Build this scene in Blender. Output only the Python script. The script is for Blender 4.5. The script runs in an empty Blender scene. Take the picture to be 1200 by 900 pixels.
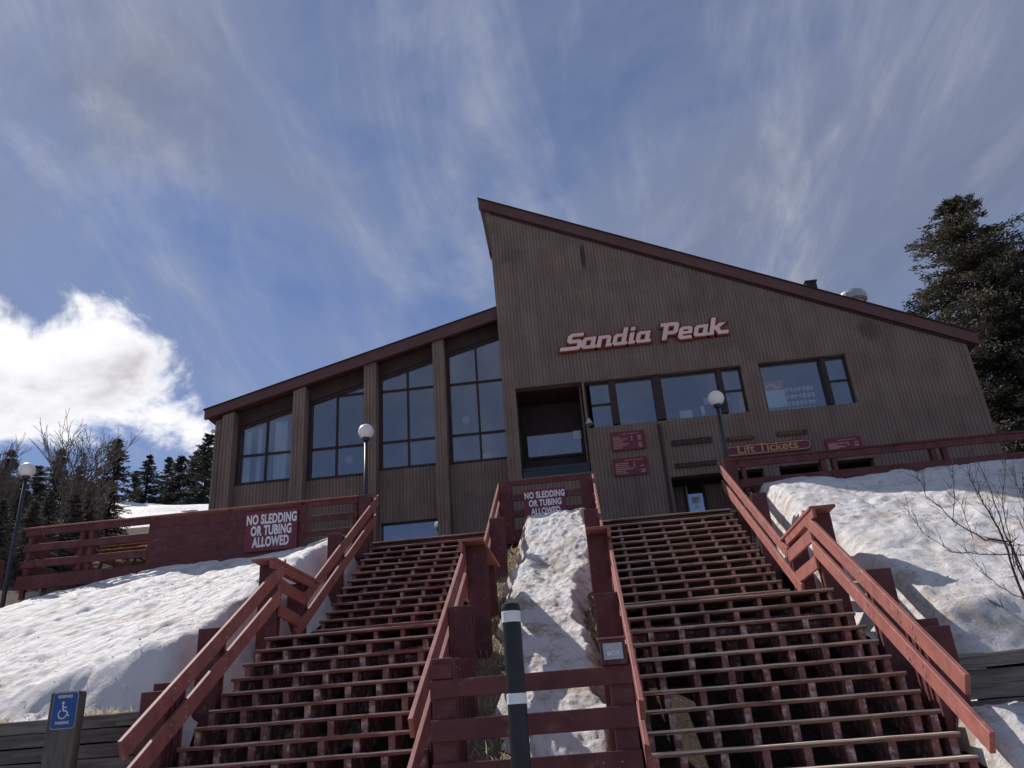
import bpy, bmesh, math, random
import numpy as np
from mathutils import Vector, Matrix, noise as mnoise

# ------------------------------------------------------------------ camera, sky, sun, exposure
EYE = 1.65
FPX, PITCH, ROLL, YAW = 936.0, 23.95, 4.39, 4.31
SUN_AZ, SUN_EL = 50.0, 45.0            # degrees left of +Y, above the horizon
scene = bpy.context.scene
col = scene.collection
_p, _r, _y = (math.radians(a) for a in (PITCH, ROLL, YAW))
FW = Vector((-math.sin(_y)*math.cos(_p), math.cos(_y)*math.cos(_p), math.sin(_p)))
_rt0 = Vector((math.cos(_y), math.sin(_y), 0)); _up0 = _rt0.cross(FW)
RT = _rt0*math.cos(_r) - _up0*math.sin(_r)
UP = _rt0*math.sin(_r) + _up0*math.cos(_r)
cam = bpy.data.cameras.new('camera'); camo = bpy.data.objects.new('camera', cam); col.objects.link(camo)
camo.matrix_world = Matrix(((RT.x, UP.x, -FW.x, 0), (RT.y, UP.y, -FW.y, 0), (RT.z, UP.z, -FW.z, EYE), (0, 0, 0, 1)))
cam.sensor_width = 36; cam.lens = 36*FPX/1200; cam.clip_start = .05; cam.clip_end = 3000
scene.camera = camo

def ray(px, py):
    return (RT*((px-600)/FPX) - UP*((py-450)/FPX) + FW).normalized()
def at(px, py, Y):
    """the point at depth Y (metres in front of the photographer) that was measured at pixel px,py"""
    d = ray(px, py); s = Y/d.y
    return Vector((d.x*s, Y, EYE + d.z*s))
def ax(px, py, Y): return at(px, py, Y).x
def az(px, py, Y): return at(px, py, Y).z

scene.view_settings.view_transform = 'Standard'; scene.view_settings.look = 'None'
scene.view_settings.gamma = 1; scene.view_settings.use_curve_mapping = False
scene.view_settings.exposure = 0.92
scene.render.engine = 'CYCLES'
scene.cycles.max_bounces = 8; scene.cycles.transparent_max_bounces = 24
try:
    scene.cycles.use_denoising = True
except Exception: pass

world = bpy.data.worlds.new('World'); scene.world = world; world.use_nodes = True
nt = world.node_tree; nt.nodes.clear()
class NT:
    """small helper to write node trees as expressions"""
    def __init__(s, tree): s.t = tree
    def n(s, kind, **kw):
        nd = s.t.nodes.new(kind)
        for k, v in kw.items():
            if k.startswith('i_'):
                k2 = k[2:]
                sock = nd.inputs[int(k2)] if k2.isdigit() else nd.inputs[k2.replace('_', ' ')]
                if isinstance(v, bpy.types.NodeSocket): s.t.links.new(v, sock)
                else: sock.default_value = v
            else: setattr(nd, k, v)
        return nd
    def m(s, op, a, b=None, c=None):
        nd = s.n('ShaderNodeMath', operation=op)
        for i, v in enumerate((a, b, c)):
            if v is None: continue
            if isinstance(v, bpy.types.NodeSocket): s.t.links.new(v, nd.inputs[i])
            else: nd.inputs[i].default_value = v
        return nd.outputs[0]
    def vm(s, op, a, b=None):
        nd = s.n('ShaderNodeVectorMath', operation=op)
        for i, v in enumerate((a, b)):
            if v is None: continue
            if isinstance(v, bpy.types.NodeSocket): s.t.links.new(v, nd.inputs[i])
            else: nd.inputs[i].default_value = v
        return nd.outputs['Value'] if op in ('DOT_PRODUCT', 'LENGTH', 'DISTANCE') else nd.outputs[0]
    def noise(s, vec, scale, detail=4, rough=.55, dist=0, lac=2.0):
        nd = s.n('ShaderNodeTexNoise', i_Scale=scale, i_Detail=detail, i_Roughness=rough, i_Distortion=dist)
        if vec is not None: s.t.links.new(vec, nd.inputs['Vector'])
        return nd.outputs['Fac']
    def ss(s, v, a, b, lo=0., hi=1.):
        nd = s.n('ShaderNodeMapRange', interpolation_type='SMOOTHSTEP')
        nd.inputs['From Min'].default_value = a; nd.inputs['From Max'].default_value = b
        nd.inputs['To Min'].default_value = lo; nd.inputs['To Max'].default_value = hi
        s.t.links.new(v, nd.inputs['Value']); return nd.outputs[0]
    def mix(s, f, a, b, blend='MIX'):
        nd = s.n('ShaderNodeMix', data_type='RGBA', blend_type=blend)
        for i, v in ((0, f), (6, a), (7, b)):
            if isinstance(v, bpy.types.NodeSocket): s.t.links.new(v, nd.inputs[i])
            else: nd.inputs[i].default_value = (v if i == 0 else (*v, 1) if len(v) == 3 else v)
        return nd.outputs[2]
    def mapping(s, vec, scale=(1, 1, 1), rot=(0, 0, 0), loc=(0, 0, 0)):
        nd = s.n('ShaderNodeMapping')
        nd.inputs['Scale'].default_value = scale; nd.inputs['Rotation'].default_value = rot; nd.inputs['Location'].default_value = loc
        s.t.links.new(vec, nd.inputs['Vector']); return nd.outputs[0]

W = NT(nt)
sky = W.n('ShaderNodeTexSky', sky_type='NISHITA', sun_disc=False)
sky.sun_elevation = math.radians(SUN_EL); sky.sun_rotation = math.radians(-SUN_AZ)
sky.altitude = 2600; sky.air_density = .8; sky.dust_density = .15; sky.ozone_density = 2.0
gen = W.n('ShaderNodeTexCoord').outputs['Generated']
direc = W.vm('NORMALIZE', gen)
sep = W.n('ShaderNodeSeparateXYZ', i_0=direc)
dz = W.m('ADD', W.m('MAXIMUM', sep.outputs[2], 0.0), .18)
flat = W.n('ShaderNodeCombineXYZ', i_0=W.m('DIVIDE', sep.outputs[0], dz), i_1=W.m('DIVIDE', sep.outputs[1], dz)).outputs[0]
# high thin veil with streaks
v1 = W.noise(W.mapping(flat, (1.0, .8, 1), (0, 0, .4), (1.7, .3, 0)), 1.15, 7, .58, .8)
v2 = W.noise(W.mapping(flat, (2.0, .75, 1), (0, 0, -.60), (3, 1, 0)), 1.5, 10, .64, 1.4)
v3 = W.noise(W.mapping(flat, (2.6, 1.0, 1), (0, 0, .65), (7, 4, 0)), 1.5, 10, .66, 1.5)
streak = W.m('ADD', W.m('MULTIPLY', W.ss(v2, .42, .82), .50), W.m('MULTIPLY', W.ss(v3, .46, .84), .36))
veil = W.m('ADD', W.m('MULTIPLY', W.ss(v1, .26, .62), .70), W.m('MULTIPLY', streak, W.ss(v1, .25, .60, .45, 1.0)))
veil = W.m('MINIMUM', W.m('MULTIPLY', veil, W.ss(sep.outputs[2], .20, .55, .35, 1.0)), .95)
# cumulus: low in the sky, one big heap where the photograph has it
cdir = ray(25, 432)
near = W.ss(W.vm('LENGTH', W.vm('MULTIPLY', W.vm('SUBTRACT', direc, tuple(cdir)), (.78, 1, 2.15))), .325, .02)
cn = W.noise(W.mapping(direc, (1, 1, 1.35), (0, 0, 0), (.3, .2, .1)), 5.2, 10, .62, .35)
lowband = W.ss(sep.outputs[2], .05, .30, .05, 0.0)
cu = W.m('ADD', cn, W.m('ADD', W.m('MULTIPLY', near, .36), W.m('SUBTRACT', lowband, .10)))
cum = W.m('MULTIPLY', W.ss(cu, .585, .70), W.ss(near, .0, .10))
cshade = W.noise(W.mapping(direc, (1, 1, 1.5), (0, 0, 0), (.34, .2, .02)), 4.2, 6, .55, .3)
shade = W.m('MULTIPLY', W.ss(cshade, .44, .66), W.ss(cu, .64, .80))
cucol = W.mix(shade, (4.1, 4.1, 4.25), (1.7, 1.55, 1.75))
veilcol = W.mix(W.ss(W.m('SUBTRACT', v1, W.m('MULTIPLY', streak, .30)), .30, .66), (1.75, 1.88, 2.28), (.90, 1.02, 1.40))
c1 = W.mix(veil, W.mix(1.0, sky.outputs[0], (.41, .43, .49), 'MULTIPLY'), veilcol)
c2 = W.mix(cum, c1, cucol)
bg = W.n('ShaderNodeBackground', i_Color=c2, i_Strength=.13)
nt.links.new(bg.outputs[0], W.n('ShaderNodeOutputWorld').inputs[0])

sl = bpy.data.lights.new('sun', 'SUN'); sl.energy = 2.6; sl.angle = math.radians(.55); sl.color = (1, .94, .87)
so = bpy.data.objects.new('sun', sl); col.objects.link(so)
_a, _e = math.radians(SUN_AZ), math.radians(SUN_EL)
SUNV = Vector((-math.sin(_a)*math.cos(_e), math.cos(_a)*math.cos(_e), math.sin(_e)))
so.rotation_euler = SUNV.to_track_quat('Z', 'Y').to_euler()
so.location = (-30, 30, 40)

# ------------------------------------------------------------------ helpers
rnd = random.Random(7)
class MB:
    def __init__(s): s.v = []; s.f = []
    def poly(s, pts, faces):
        b = len(s.v); s.v += [tuple(p) for p in pts]; s.f += [tuple(b+i for i in f) for f in faces]; return s
    def box(s, x0, x1, y0, y1, z0, z1):
        if x1 < x0: x0, x1 = x1, x0
        if y1 < y0: y0, y1 = y1, y0
        if z1 < z0: z0, z1 = z1, z0
        return s.poly([(x0,y0,z0),(x1,y0,z0),(x1,y1,z0),(x0,y1,z0),(x0,y0,z1),(x1,y0,z1),(x1,y1,z1),(x0,y1,z1)],
            [(0,3,2,1),(4,5,6,7),(0,1,5,4),(1,2,6,5),(2,3,7,6),(3,0,4,7)])
    def prism_x(s, yz, x0, x1):      # outline in YZ pulled along X
        n = len(yz); p = [(x0, a, b) for a, b in yz] + [(x1, a, b) for a, b in yz]
        return s.poly(p, [tuple(range(n)), tuple(range(2*n-1, n-1, -1))] + [((i+1) % n, i, n+i, n+(i+1) % n) for i in range(n)])
    def prism_y(s, xz, y0, y1):
        n = len(xz); p = [(a, y0, b) for a, b in xz] + [(a, y1, b) for a, b in xz]
        return s.poly(p, [tuple(range(n)), tuple(range(2*n-1, n-1, -1))] + [((i+1) % n, i, n+i, n+(i+1) % n) for i in range(n)])
    def prism_z(s, xy, z0, z1):
        n = len(xy); p = [(a, b, z0) for a, b in xy] + [(a, b, z1) for a, b in xy]
        return s.poly(p, [tuple(range(n)), tuple(range(2*n-1, n-1, -1))] + [((i+1) % n, i, n+i, n+(i+1) % n) for i in range(n)])
    def tube(s, pts, rad, n=8, caps=True):
        pts = [Vector(p) for p in pts]; rad = rad if isinstance(rad, (list, tuple)) else [rad]*len(pts)
        b = len(s.v)
        for i, p in enumerate(pts):
            d = (pts[min(i+1, len(pts)-1)] - pts[max(i-1, 0)]).normalized()
            u = d.cross(Vector((.31, .17, .93))); u = u.normalized() if u.length > 1e-4 else Vector((1, 0, 0)); w = d.cross(u)
            for k in range(n):
                t = 2*math.pi*k/n; s.v.append(tuple(p + (u*math.cos(t) + w*math.sin(t))*rad[i]))
        for i in range(len(pts)-1):
            for k in range(n):
                s.f.append((b+i*n+k, b+i*n+(k+1) % n, b+(i+1)*n+(k+1) % n, b+(i+1)*n+k))
        if caps:
            s.f.append(tuple(b+k for k in range(n-1, -1, -1))); s.f.append(tuple(b+(len(pts)-1)*n+k for k in range(n)))
        return s
    def lathe(s, prof, c, n=20):
        b = len(s.v); m = len(prof)
        for r, z in prof:
            for k in range(n):
                t = 2*math.pi*k/n; s.v.append((c[0]+r*math.cos(t), c[1]+r*math.sin(t), c[2]+z))
        for i in range(m-1):
            for k in range(n): s.f.append((b+i*n+k, b+i*n+(k+1) % n, b+(i+1)*n+(k+1) % n, b+(i+1)*n+k))
        s.f.append(tuple(b+k for k in range(n-1, -1, -1))); s.f.append(tuple(b+(m-1)*n+k for k in range(n)))
        return s
    def bar(s, a, b, w, h, up=(0, 0, 1)):   # rectangular board from a to b, w across, h along 'up'
        a, b = Vector(a), Vector(b); d = (b-a).normalized(); u = Vector(up); sd = d.cross(u).normalized(); u = sd.cross(d).normalized()
        P = []
        for q in (a, b):
            for i, j in ((-1,-1),(1,-1),(1,1),(-1,1)): P.append(q + sd*(i*w/2) + u*(j*h/2))
        return s.poly(P, [(0,1,2,3),(7,6,5,4),(0,4,5,1),(1,5,6,2),(2,6,7,3),(3,7,4,0)])
    def build(s, name, mat, parent=None, smooth=False, bevel=0.0, jig=0.0):
        o0 = wloc(parent)
        me = bpy.data.meshes.new(name)
        me.from_pydata([(x-o0[0], y-o0[1], z-o0[2]) for x, y, z in s.v], [], s.f); me.update()
        bm = bmesh.new(); bm.from_mesh(me)
        bmesh.ops.recalc_face_normals(bm, faces=bm.faces)
        if bevel > 0:
            bmesh.ops.bevel(bm, geom=[e for e in bm.edges if len(e.link_faces) == 2 and e.calc_face_angle(0) > .5], offset=bevel, segments=1, affect='EDGES', clamp_overlap=True)
        bm.to_mesh(me); bm.free()
        if smooth: me.polygons.foreach_set('use_smooth', [True]*len(me.polygons))
        return link(name, me, mat, parent)
def wloc(o):
    x = y = z = 0.0
    while o is not None:
        x += o.location.x; y += o.location.y; z += o.location.z; o = o.parent
    return (x, y, z)
def link(name, me, mat, parent=None, loc=(0, 0, 0)):
    o = bpy.data.objects.new(name, me); col.objects.link(o); o.parent = parent; o.location = loc
    if mat is not None and me is not None and len(me.materials) == 0: me.materials.append(mat)
    return o
def thing(name, label, cat, loc=(0, 0, 0), group=None):
    o = bpy.data.objects.new(name, None); col.objects.link(o); o.location = loc; o.empty_display_size = .2
    return tag(o, label, cat, group)
def tag(o, label=None, cat=None, group=None, kind=None):
    if label: o['label'] = label
    if cat: o['category'] = cat
    if group: o['group'] = group
    if kind: o['kind'] = kind
    return o
def np_mesh(name, V, F, smooth=False):
    V = np.asarray(V, np.float32); F = np.asarray(F, np.int32); k = F.shape[1]
    me = bpy.data.meshes.new(name); me.vertices.add(len(V)); me.vertices.foreach_set('co', V.ravel())
    me.loops.add(F.size); me.loops.foreach_set('vertex_index', F.ravel())
    me.polygons.add(len(F)); me.polygons.foreach_set('loop_start', np.arange(0, F.size, k, dtype=np.int32))
    me.polygons.foreach_set('loop_total', np.full(len(F), k, np.int32))
    if smooth: me.polygons.foreach_set('use_smooth', np.ones(len(F), bool))
    me.update(calc_edges=True); me.validate(); return me
def text_mesh(body, size, extrude=.004, shear=0, offset=0, xs=1.0, align='CENTER', spacing=1.0, chs=1.0):
    cu = bpy.data.curves.new('t', 'FONT'); cu.body = body; cu.size = size; cu.extrude = extrude; cu.shear = shear; cu.offset = offset
    cu.align_x = align; cu.space_character = chs; cu.align_y = 'CENTER'; cu.space_line = spacing; cu.resolution_u = 4
    o = bpy.data.objects.new('t', cu); col.objects.link(o)
    bpy.context.view_layer.update()
    me = bpy.data.meshes.new_from_object(o.evaluated_get(bpy.context.evaluated_depsgraph_get()))
    bpy.data.objects.remove(o); bpy.data.curves.remove(cu)
    for v in me.vertices: v.co = Vector((v.co.x*xs, -v.co.z, v.co.y))     # stand it up, facing -Y
    me.materials.clear(); return me
def put_text(name, me, mat, parent, pos):
    o0 = wloc(parent); return link(name, me, mat, parent, (pos[0]-o0[0], pos[1]-o0[1], pos[2]-o0[2]))

# numpy value noise for terrain relief
_ng = np.random.RandomState(3).rand(256, 256)
def vnoise(x, y):
    xi = np.floor(x).astype(int); yi = np.floor(y).astype(int); fx = x-xi; fy = y-yi
    fx = fx*fx*(3-2*fx); fy = fy*fy*(3-2*fy)
    g = lambda a, b: _ng[a % 256, b % 256]
    return (g(xi, yi)*(1-fx)+g(xi+1, yi)*fx)*(1-fy)+(g(xi, yi+1)*(1-fx)+g(xi+1, yi+1)*fx)*fy
def fbm(x, y, oct=5, g=.5):
    a = 1; s = 0; t = 0
    for i in range(oct):
        s = s+a*vnoise(x*2**i+17.3*i, y*2**i+5.1*i); t += a; a *= g
    return s/t-.5
def sstep(a, b, x):
    t = np.clip((x-a)/(b-a), 0, 1); return t*t*(3-2*t)
def grid_mesh(name, X, Y, Z):
    n, m = X.shape; idx = np.arange(n*m).reshape(n, m)
    F = np.stack([idx[:-1, :-1], idx[1:, :-1], idx[1:, 1:], idx[:-1, 1:]], -1).reshape(-1, 4)
    return np_mesh(name, np.stack([X, Y, Z], -1).reshape(-1, 3), F, True)

# ------------------------------------------------------------------ materials
def pmat(name, base, rough=.7, spec=.3, var=.25, vscale=6, bump=.15, bscale=60, stretch=(1, 1, 1), tint2=None, metallic=0, extra=None):
    """Principled material: base colour broken up by noise, with fine bump"""
    m = bpy.data.materials.new(name); m.use_nodes = True; N = NT(m.node_tree); m.node_tree.nodes.clear()
    oc = N.n('ShaderNodeTexCoord').outputs['Object']
    oi = N.n('ShaderNodeObjectInfo').outputs['Random']
    vec = N.vm('ADD', N.mapping(oc, stretch), N.n('ShaderNodeCombineXYZ', i_0=N.m('MULTIPLY', oi, 31.0), i_1=N.m('MULTIPLY', oi, 17.0)).outputs[0])
    f = N.noise(vec, vscale, 6, .6)
    lo = tuple(c*(1-var) for c in base); hi = tuple(min(1, c*(1+var)) for c in (tint2 or base))
    c = N.mix(N.ss(f, .3, .7), lo, hi)
    c = N.mix(N.m('MULTIPLY', oi, .18), c, tuple(x*.55 for x in base))
    fb = N.noise(vec, bscale, 4, .6)
    if extra: c = extra(N, c, vec, oc)
    b = N.n('ShaderNodeBump', i_Strength=bump, i_Distance=.02, i_Height=fb)
    p = N.n('ShaderNodeBsdfPrincipled', i_Base_Color=c, i_Roughness=rough, i_Metallic=metallic, i_Normal=b.outputs[0])
    p.inputs['Specular IOR Level'].default_value = spec
    m.node_tree.links.new(p.outputs[0], N.n('ShaderNodeOutputMaterial').inputs[0]); return m
def worn(colr, lo, hi, scale=9, st=(1, 1, 1)):
    def ex(N, c, vec, oc):
        g = N.noise(N.mapping(vec, st, (0, 0, 0), (4, 2, 7)), scale, 8, .68)
        return N.mix(N.ss(g, lo, hi), c, colr)
    return ex
def chips(colr, lo, hi, scale):
    w = worn(colr, lo, hi, scale)
    def ex(N, c, vec, oc):
        c = w(N, c, vec, oc)
        g = N.noise(N.mapping(vec, (1, 1, 1), (0, 0, 0), (9, 3, 1)), 30, 5, .65); k = N.noise(vec, 2.5, 3, .6)
        return N.mix(N.m('MULTIPLY', N.ss(g, .66, .72), N.ss(k, .45, .62)), c, (.50, .42, .36))
    return ex
M = {}
M['maroon'] = pmat('maroon_paint', (.118, .036, .036), .68, .3, .24, 4, .15, 45, extra=chips((.20, .10, .09), .55, .76, 8))
M['rail'] = pmat('faded_sunlit_rail_paint', (.31, .110, .092), .65, .3, .2, 5, .15, 50, extra=chips((.40, .24, .21), .54, .76, 12))  # faded maroon, lightened further: the pink of sunlit faces is in the colour
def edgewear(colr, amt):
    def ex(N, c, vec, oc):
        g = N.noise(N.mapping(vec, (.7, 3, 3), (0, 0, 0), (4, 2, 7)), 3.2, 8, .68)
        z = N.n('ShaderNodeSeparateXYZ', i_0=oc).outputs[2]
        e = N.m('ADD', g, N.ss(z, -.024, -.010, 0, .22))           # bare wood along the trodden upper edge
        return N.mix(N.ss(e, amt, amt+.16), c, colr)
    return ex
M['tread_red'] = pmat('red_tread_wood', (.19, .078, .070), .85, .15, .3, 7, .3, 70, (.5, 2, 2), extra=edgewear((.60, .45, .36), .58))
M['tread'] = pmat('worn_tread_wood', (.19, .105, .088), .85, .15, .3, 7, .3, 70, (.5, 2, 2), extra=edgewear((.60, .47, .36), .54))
M['stringer'] = pmat('stringer_wood', (.255, .118, .106), .85, .15, .3, 7, .3, 60, extra=worn((.55, .45, .40), .48, .66, 9))
def sidx(N, c, vec, oc):
    s = N.noise(N.mapping(oc, (.9, 1, .16)), 2.2, 6, .6)
    c = N.mix(N.ss(s, .42, .78, 0, .55), c, (.13, .095, .082))
    g = N.noise(N.mapping(oc, (.35, 1, .9), (0, 0, 0), (3, 0, 4)), 1.1, 5, .6)
    c = N.mix(N.ss(g, .5, .8, 0, .5), c, (.29, .22, .175))
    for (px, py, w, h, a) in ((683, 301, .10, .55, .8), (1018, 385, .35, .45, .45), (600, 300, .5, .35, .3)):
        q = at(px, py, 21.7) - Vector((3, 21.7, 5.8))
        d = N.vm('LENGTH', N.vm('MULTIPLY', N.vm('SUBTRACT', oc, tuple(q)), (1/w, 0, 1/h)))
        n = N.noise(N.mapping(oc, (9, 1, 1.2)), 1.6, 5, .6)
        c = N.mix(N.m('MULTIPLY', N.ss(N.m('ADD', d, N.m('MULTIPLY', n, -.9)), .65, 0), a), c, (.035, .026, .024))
    sm = N.m('FRACT', N.m('MULTIPLY', N.n('ShaderNodeSeparateXYZ', i_0=oc).outputs[2], 1/1.22))
    return N.mix(N.m('MULTIPLY', N.ss(N.m('ABSOLUTE', N.m('SUBTRACT', sm, .5)), .488, .5), .35), c, (.09, .066, .055))
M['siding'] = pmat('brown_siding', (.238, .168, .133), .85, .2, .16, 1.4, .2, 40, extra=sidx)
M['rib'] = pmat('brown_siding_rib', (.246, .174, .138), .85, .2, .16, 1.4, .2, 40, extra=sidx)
M['fascia'] = pmat('maroon_brown_fascia', (.125, .056, .050), .55, .35, .12, 1.5, .05, 30)
M['frame'] = pmat('dark_brown_frame', (.045, .024, .021), .6, .35, .3, 6, .15, 60)
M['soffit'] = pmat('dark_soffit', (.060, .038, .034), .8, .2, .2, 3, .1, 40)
M['interior'] = pmat('interior_wall', (.16, .15, .14), .9, .1, .1, 2, .0, 20)
M['black'] = pmat('black_plastic', (.012, .012, .014), .45, .4, .3, 8, .08, 60)
M['white'] = pmat('white_paint', (.78, .77, .78), .5, .4, .06, 5, .05, 60)
M['signred'] = pmat('maroon_sign_board', (.170, .030, .045), .55, .4, .10, 4, .05, 60)
M['gold'] = pmat('orange_gold_paint', (.60, .32, .12), .6, .3, .1, 5, .05, 60)
M['gold2'] = pmat('faded_gold_paint', (.26, .13, .055), .6, .3, .1, 5, .05, 60)
M['pinkline'] = pmat('faded_cream_print', (.55, .30, .25), .6, .3, .15, 9, .05, 60)
M['letter'] = pmat('pale_pink_letter', (.86, .60, .50), .5, .4, .08, 3, .04, 60)
M['letterback'] = pmat('dark_red_letter_edge', (.24, .025, .025), .5, .4, .1, 3, .04, 60)
M['timber'] = pmat('grey_weathered_timber', (.215, .185, .160), .9, .15, .4, 4, .6, 40, (.35, 2.4, 2.4), extra=worn((.085, .072, .064), .50, .70, 6, (.3, 2, 2)))
M['postwood'] = pmat('grey_brown_post_wood', (.150, .128, .105), .9, .15, .3, 5, .45, 40, (2.4, 2.4, .3))
M['metalpole'] = pmat('dark_grey_pole', (.030, .028, .033), .45, .5, .15, 5, .05, 60)
M['blue'] = pmat('blue_sign', (.022, .085, .30), .45, .4, .08, 4, .02, 60)
M['palegrey'] = pmat('pale_grey_metal', (.42, .43, .45), .4, .5, .12, 6, .05, 60, metallic=.3)
M['noticegrey'] = pmat('blue_grey_notice', (.40, .42, .48), .5, .4, .12, 8, .02, 60)
M['rock'] = pmat('tan_rock', (.24, .19, .14), .95, .1, .4, 4, .8, 25, tint2=(.30, .25, .19))
M['orangewood'] = pmat('orange_brown_wood', (.42, .19, .055), .7, .25, .25, 6, .2, 60)
M['redpanel'] = pmat('red_poster', (.42, .03, .045), .5, .3, .05, 4, 0, 60)
M['paperwhite'] = pmat('pale_blue_poster', (.62, .72, .74), .5, .3, .05, 4, 0, 60)
M['concrete'] = pmat('concrete', (.30, .28, .26), .9, .2, .2, 5, .3, 40)
M['bark'] = pmat('grey_bark', (.20, .165, .14), .95, .1, .35, 6, .5, 30)
M['darkbark'] = pmat('dark_bark', (.045, .036, .030), .95, .1, .35, 6, .5, 30)
M['twig'] = pmat('shrub_twig', (.060, .050, .048), .9, .1, .3, 6, .2, 40)
M['straw'] = pmat('dead_straw', (.55, .46, .32), .95, .1, .35, 30, 0, 40)
def straw_mat():
    m = bpy.data.materials.new('dead_straw_blades'); m.use_nodes = True; N = NT(m.node_tree); m.node_tree.nodes.clear()
    g = N.n('ShaderNodeNewGeometry'); c = N.mix(g.outputs['Random Per Island'], (.36, .28, .18), (.68, .58, .42))
    d = N.n('ShaderNodeBsdfDiffuse', i_Color=c); t = N.n('ShaderNodeBsdfTranslucent', i_Color=c)
    mx = N.n('ShaderNodeMixShader', i_0=.5, i_1=d.outputs[0], i_2=t.outputs[0])
    m.node_tree.links.new(mx.outputs[0], N.n('ShaderNodeOutputMaterial').inputs[0]); return m
M['straw'] = straw_mat()

def foliage(name, a, b, tip):
    m = bpy.data.materials.new(name); m.use_nodes = True; N = NT(m.node_tree); m.node_tree.nodes.clear()
    oc = N.n('ShaderNodeTexCoord').outputs['Object']; g = N.n('ShaderNodeNewGeometry')
    f = N.noise(oc, .9, 4, .6)
    c = N.mix(N.ss(f, .35, .68), a, b)
    c = N.mix(N.ss(g.outputs['Random Per Island'], .70, 1.0, 0, .75), c, tip)
    d = N.n('ShaderNodeBsdfPrincipled', i_Base_Color=c, i_Roughness=.7)
    d.inputs['Specular IOR Level'].default_value = .2
    t = N.n('ShaderNodeBsdfTranslucent', i_Color=c)
    mx = N.n('ShaderNodeMixShader', i_0=.22, i_1=d.outputs[0], i_2=t.outputs[0])
    m.node_tree.links.new(mx.outputs[0], N.n('ShaderNodeOutputMaterial').inputs[0]); return m
M['spruce'] = foliage('spruce_needles', (.036, .042, .028), (.105, .094, .066), (.28, .21, .14))
M['thicket'] = foliage('hazy_grey_brown_needles', (.085, .080, .070), (.17, .15, .13), (.28, .235, .19))  # greyed and lightened, haze put into the needle colour
M['fir'] = foliage('far_fir_needles', (.040, .048, .040), (.080, .082, .066), (.15, .132, .105))

def glass_mat(name, tint, refl, rough=.02):
    m = bpy.data.materials.new(name); m.use_nodes = True; N = NT(m.node_tree); m.node_tree.nodes.clear()
    oc = N.n('ShaderNodeTexCoord').outputs['Object']
    b = N.n('ShaderNodeBump', i_Strength=.07, i_Distance=.05, i_Height=N.noise(oc, .8, 2, .5))
    fr = N.n('ShaderNodeFresnel', i_IOR=1.5, i_Normal=b.outputs[0])
    t = N.n('ShaderNodeBsdfTransparent', i_Color=(*tint, 1)); g = N.n('ShaderNodeBsdfGlossy', i_Color=(.9, .94, 1, 1), i_Roughness=rough, i_Normal=b.outputs[0])
    mx = N.n('ShaderNodeMixShader', i_0=N.m('MINIMUM', N.m('ADD', fr.outputs[0], refl), 1.0), i_1=t.outputs[0], i_2=g.outputs[0])
    m.node_tree.links.new(mx.outputs[0], N.n('ShaderNodeOutputMaterial').inputs[0]); return m
M['glass'] = glass_mat('window_glass', (.90, .91, .92), .14)
M['glass_clear'] = glass_mat('ticket_glass', (.84, .86, .88), .16)

def globe_mat():
    m = bpy.data.materials.new('white_globe_plastic'); m.use_nodes = True; N = NT(m.node_tree); m.node_tree.nodes.clear()
    p = N.n('ShaderNodeBsdfPrincipled', i_Base_Color=(.82, .78, .74, 1), i_Roughness=.35)
    p.inputs['Subsurface Weight'].default_value = .6; p.inputs['Subsurface Radius'].default_value = (.15, .13, .12); p.inputs['Subsurface Scale'].default_value = .5
    m.node_tree.links.new(p.outputs[0], N.n('ShaderNodeOutputMaterial').inputs[0]); return m
M['globe'] = globe_mat()

def snow_mat(name, dirt, dlo, dhi, dscale=.9, slope=False, pit=.06, lump=.075):
    m = bpy.data.materials.new(name); m.use_nodes = True; N = NT(m.node_tree); m.node_tree.nodes.clear()
    g = N.n('ShaderNodeNewGeometry'); pos = g.outputs['Position']
    n1 = N.noise(pos, dscale, 9, .70, .5); n2 = N.noise(pos, 11, 6, .72)
    f = N.m('ADD', N.m('MULTIPLY', n1, .72), N.m('MULTIPLY', n2, .28))
    if slope:                                        # soil collects where the pack has melted back to a steep edge
        nz = N.n('ShaderNodeSeparateXYZ', i_0=g.outputs['True Normal']).outputs[2]
        f = N.m('ADD', f, N.ss(nz, .80, .45, 0, slope))
    c = N.mix(N.ss(f, dlo, dhi), (.79, .765, .755), dirt)
    n3 = N.noise(pos, 55, 5, .75)
    c = N.mix(N.ss(n3, .55, .72, 0, .5), c, (.34, .29, .24))
    vo = N.n('ShaderNodeTexVoronoi', feature='SMOOTH_F1', i_Scale=6.5, i_Smoothness=.6)
    m.node_tree.links.new(N.vm('ADD', N.mapping(pos, (1, .62, 1)), N.vm('MULTIPLY', N.n('ShaderNodeTexNoise', i_Scale=3.0).outputs['Color'], (.35, .35, .35))), vo.inputs['Vector'])
    pits = N.m('MULTIPLY', N.m('POWER', vo.outputs['Distance'], 1.4), pit)
    h = N.m('ADD', N.m('ADD', N.m('MULTIPLY', N.noise(N.mapping(pos, (1, .55, 1)), 4.2, 9, .70, .4), lump), pits),
            N.m('MULTIPLY', N.noise(pos, 26, 7, .76), .042))
    b = N.n('ShaderNodeBump', i_Strength=.85, i_Distance=1.0, i_Height=h)
    p = N.n('ShaderNodeBsdfPrincipled', i_Base_Color=c, i_Roughness=.7, i_Normal=b.outputs[0])
    p.inputs['Specular IOR Level'].default_value = .3
    m.node_tree.links.new(p.outputs[0], N.n('ShaderNodeOutputMaterial').inputs[0]); return m
M['snow'] = snow_mat('old_snow', (.50, .42, .35), .505, .67)
M['snow_right'] = snow_mat('stained_snow', (.50, .42, .345), .475, .65, 1.1, .03)
M['snow_dirty'] = snow_mat('dirty_snow', (.45, .36, .28), .485, .62, 1.5, .05, .015, .05)
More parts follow.
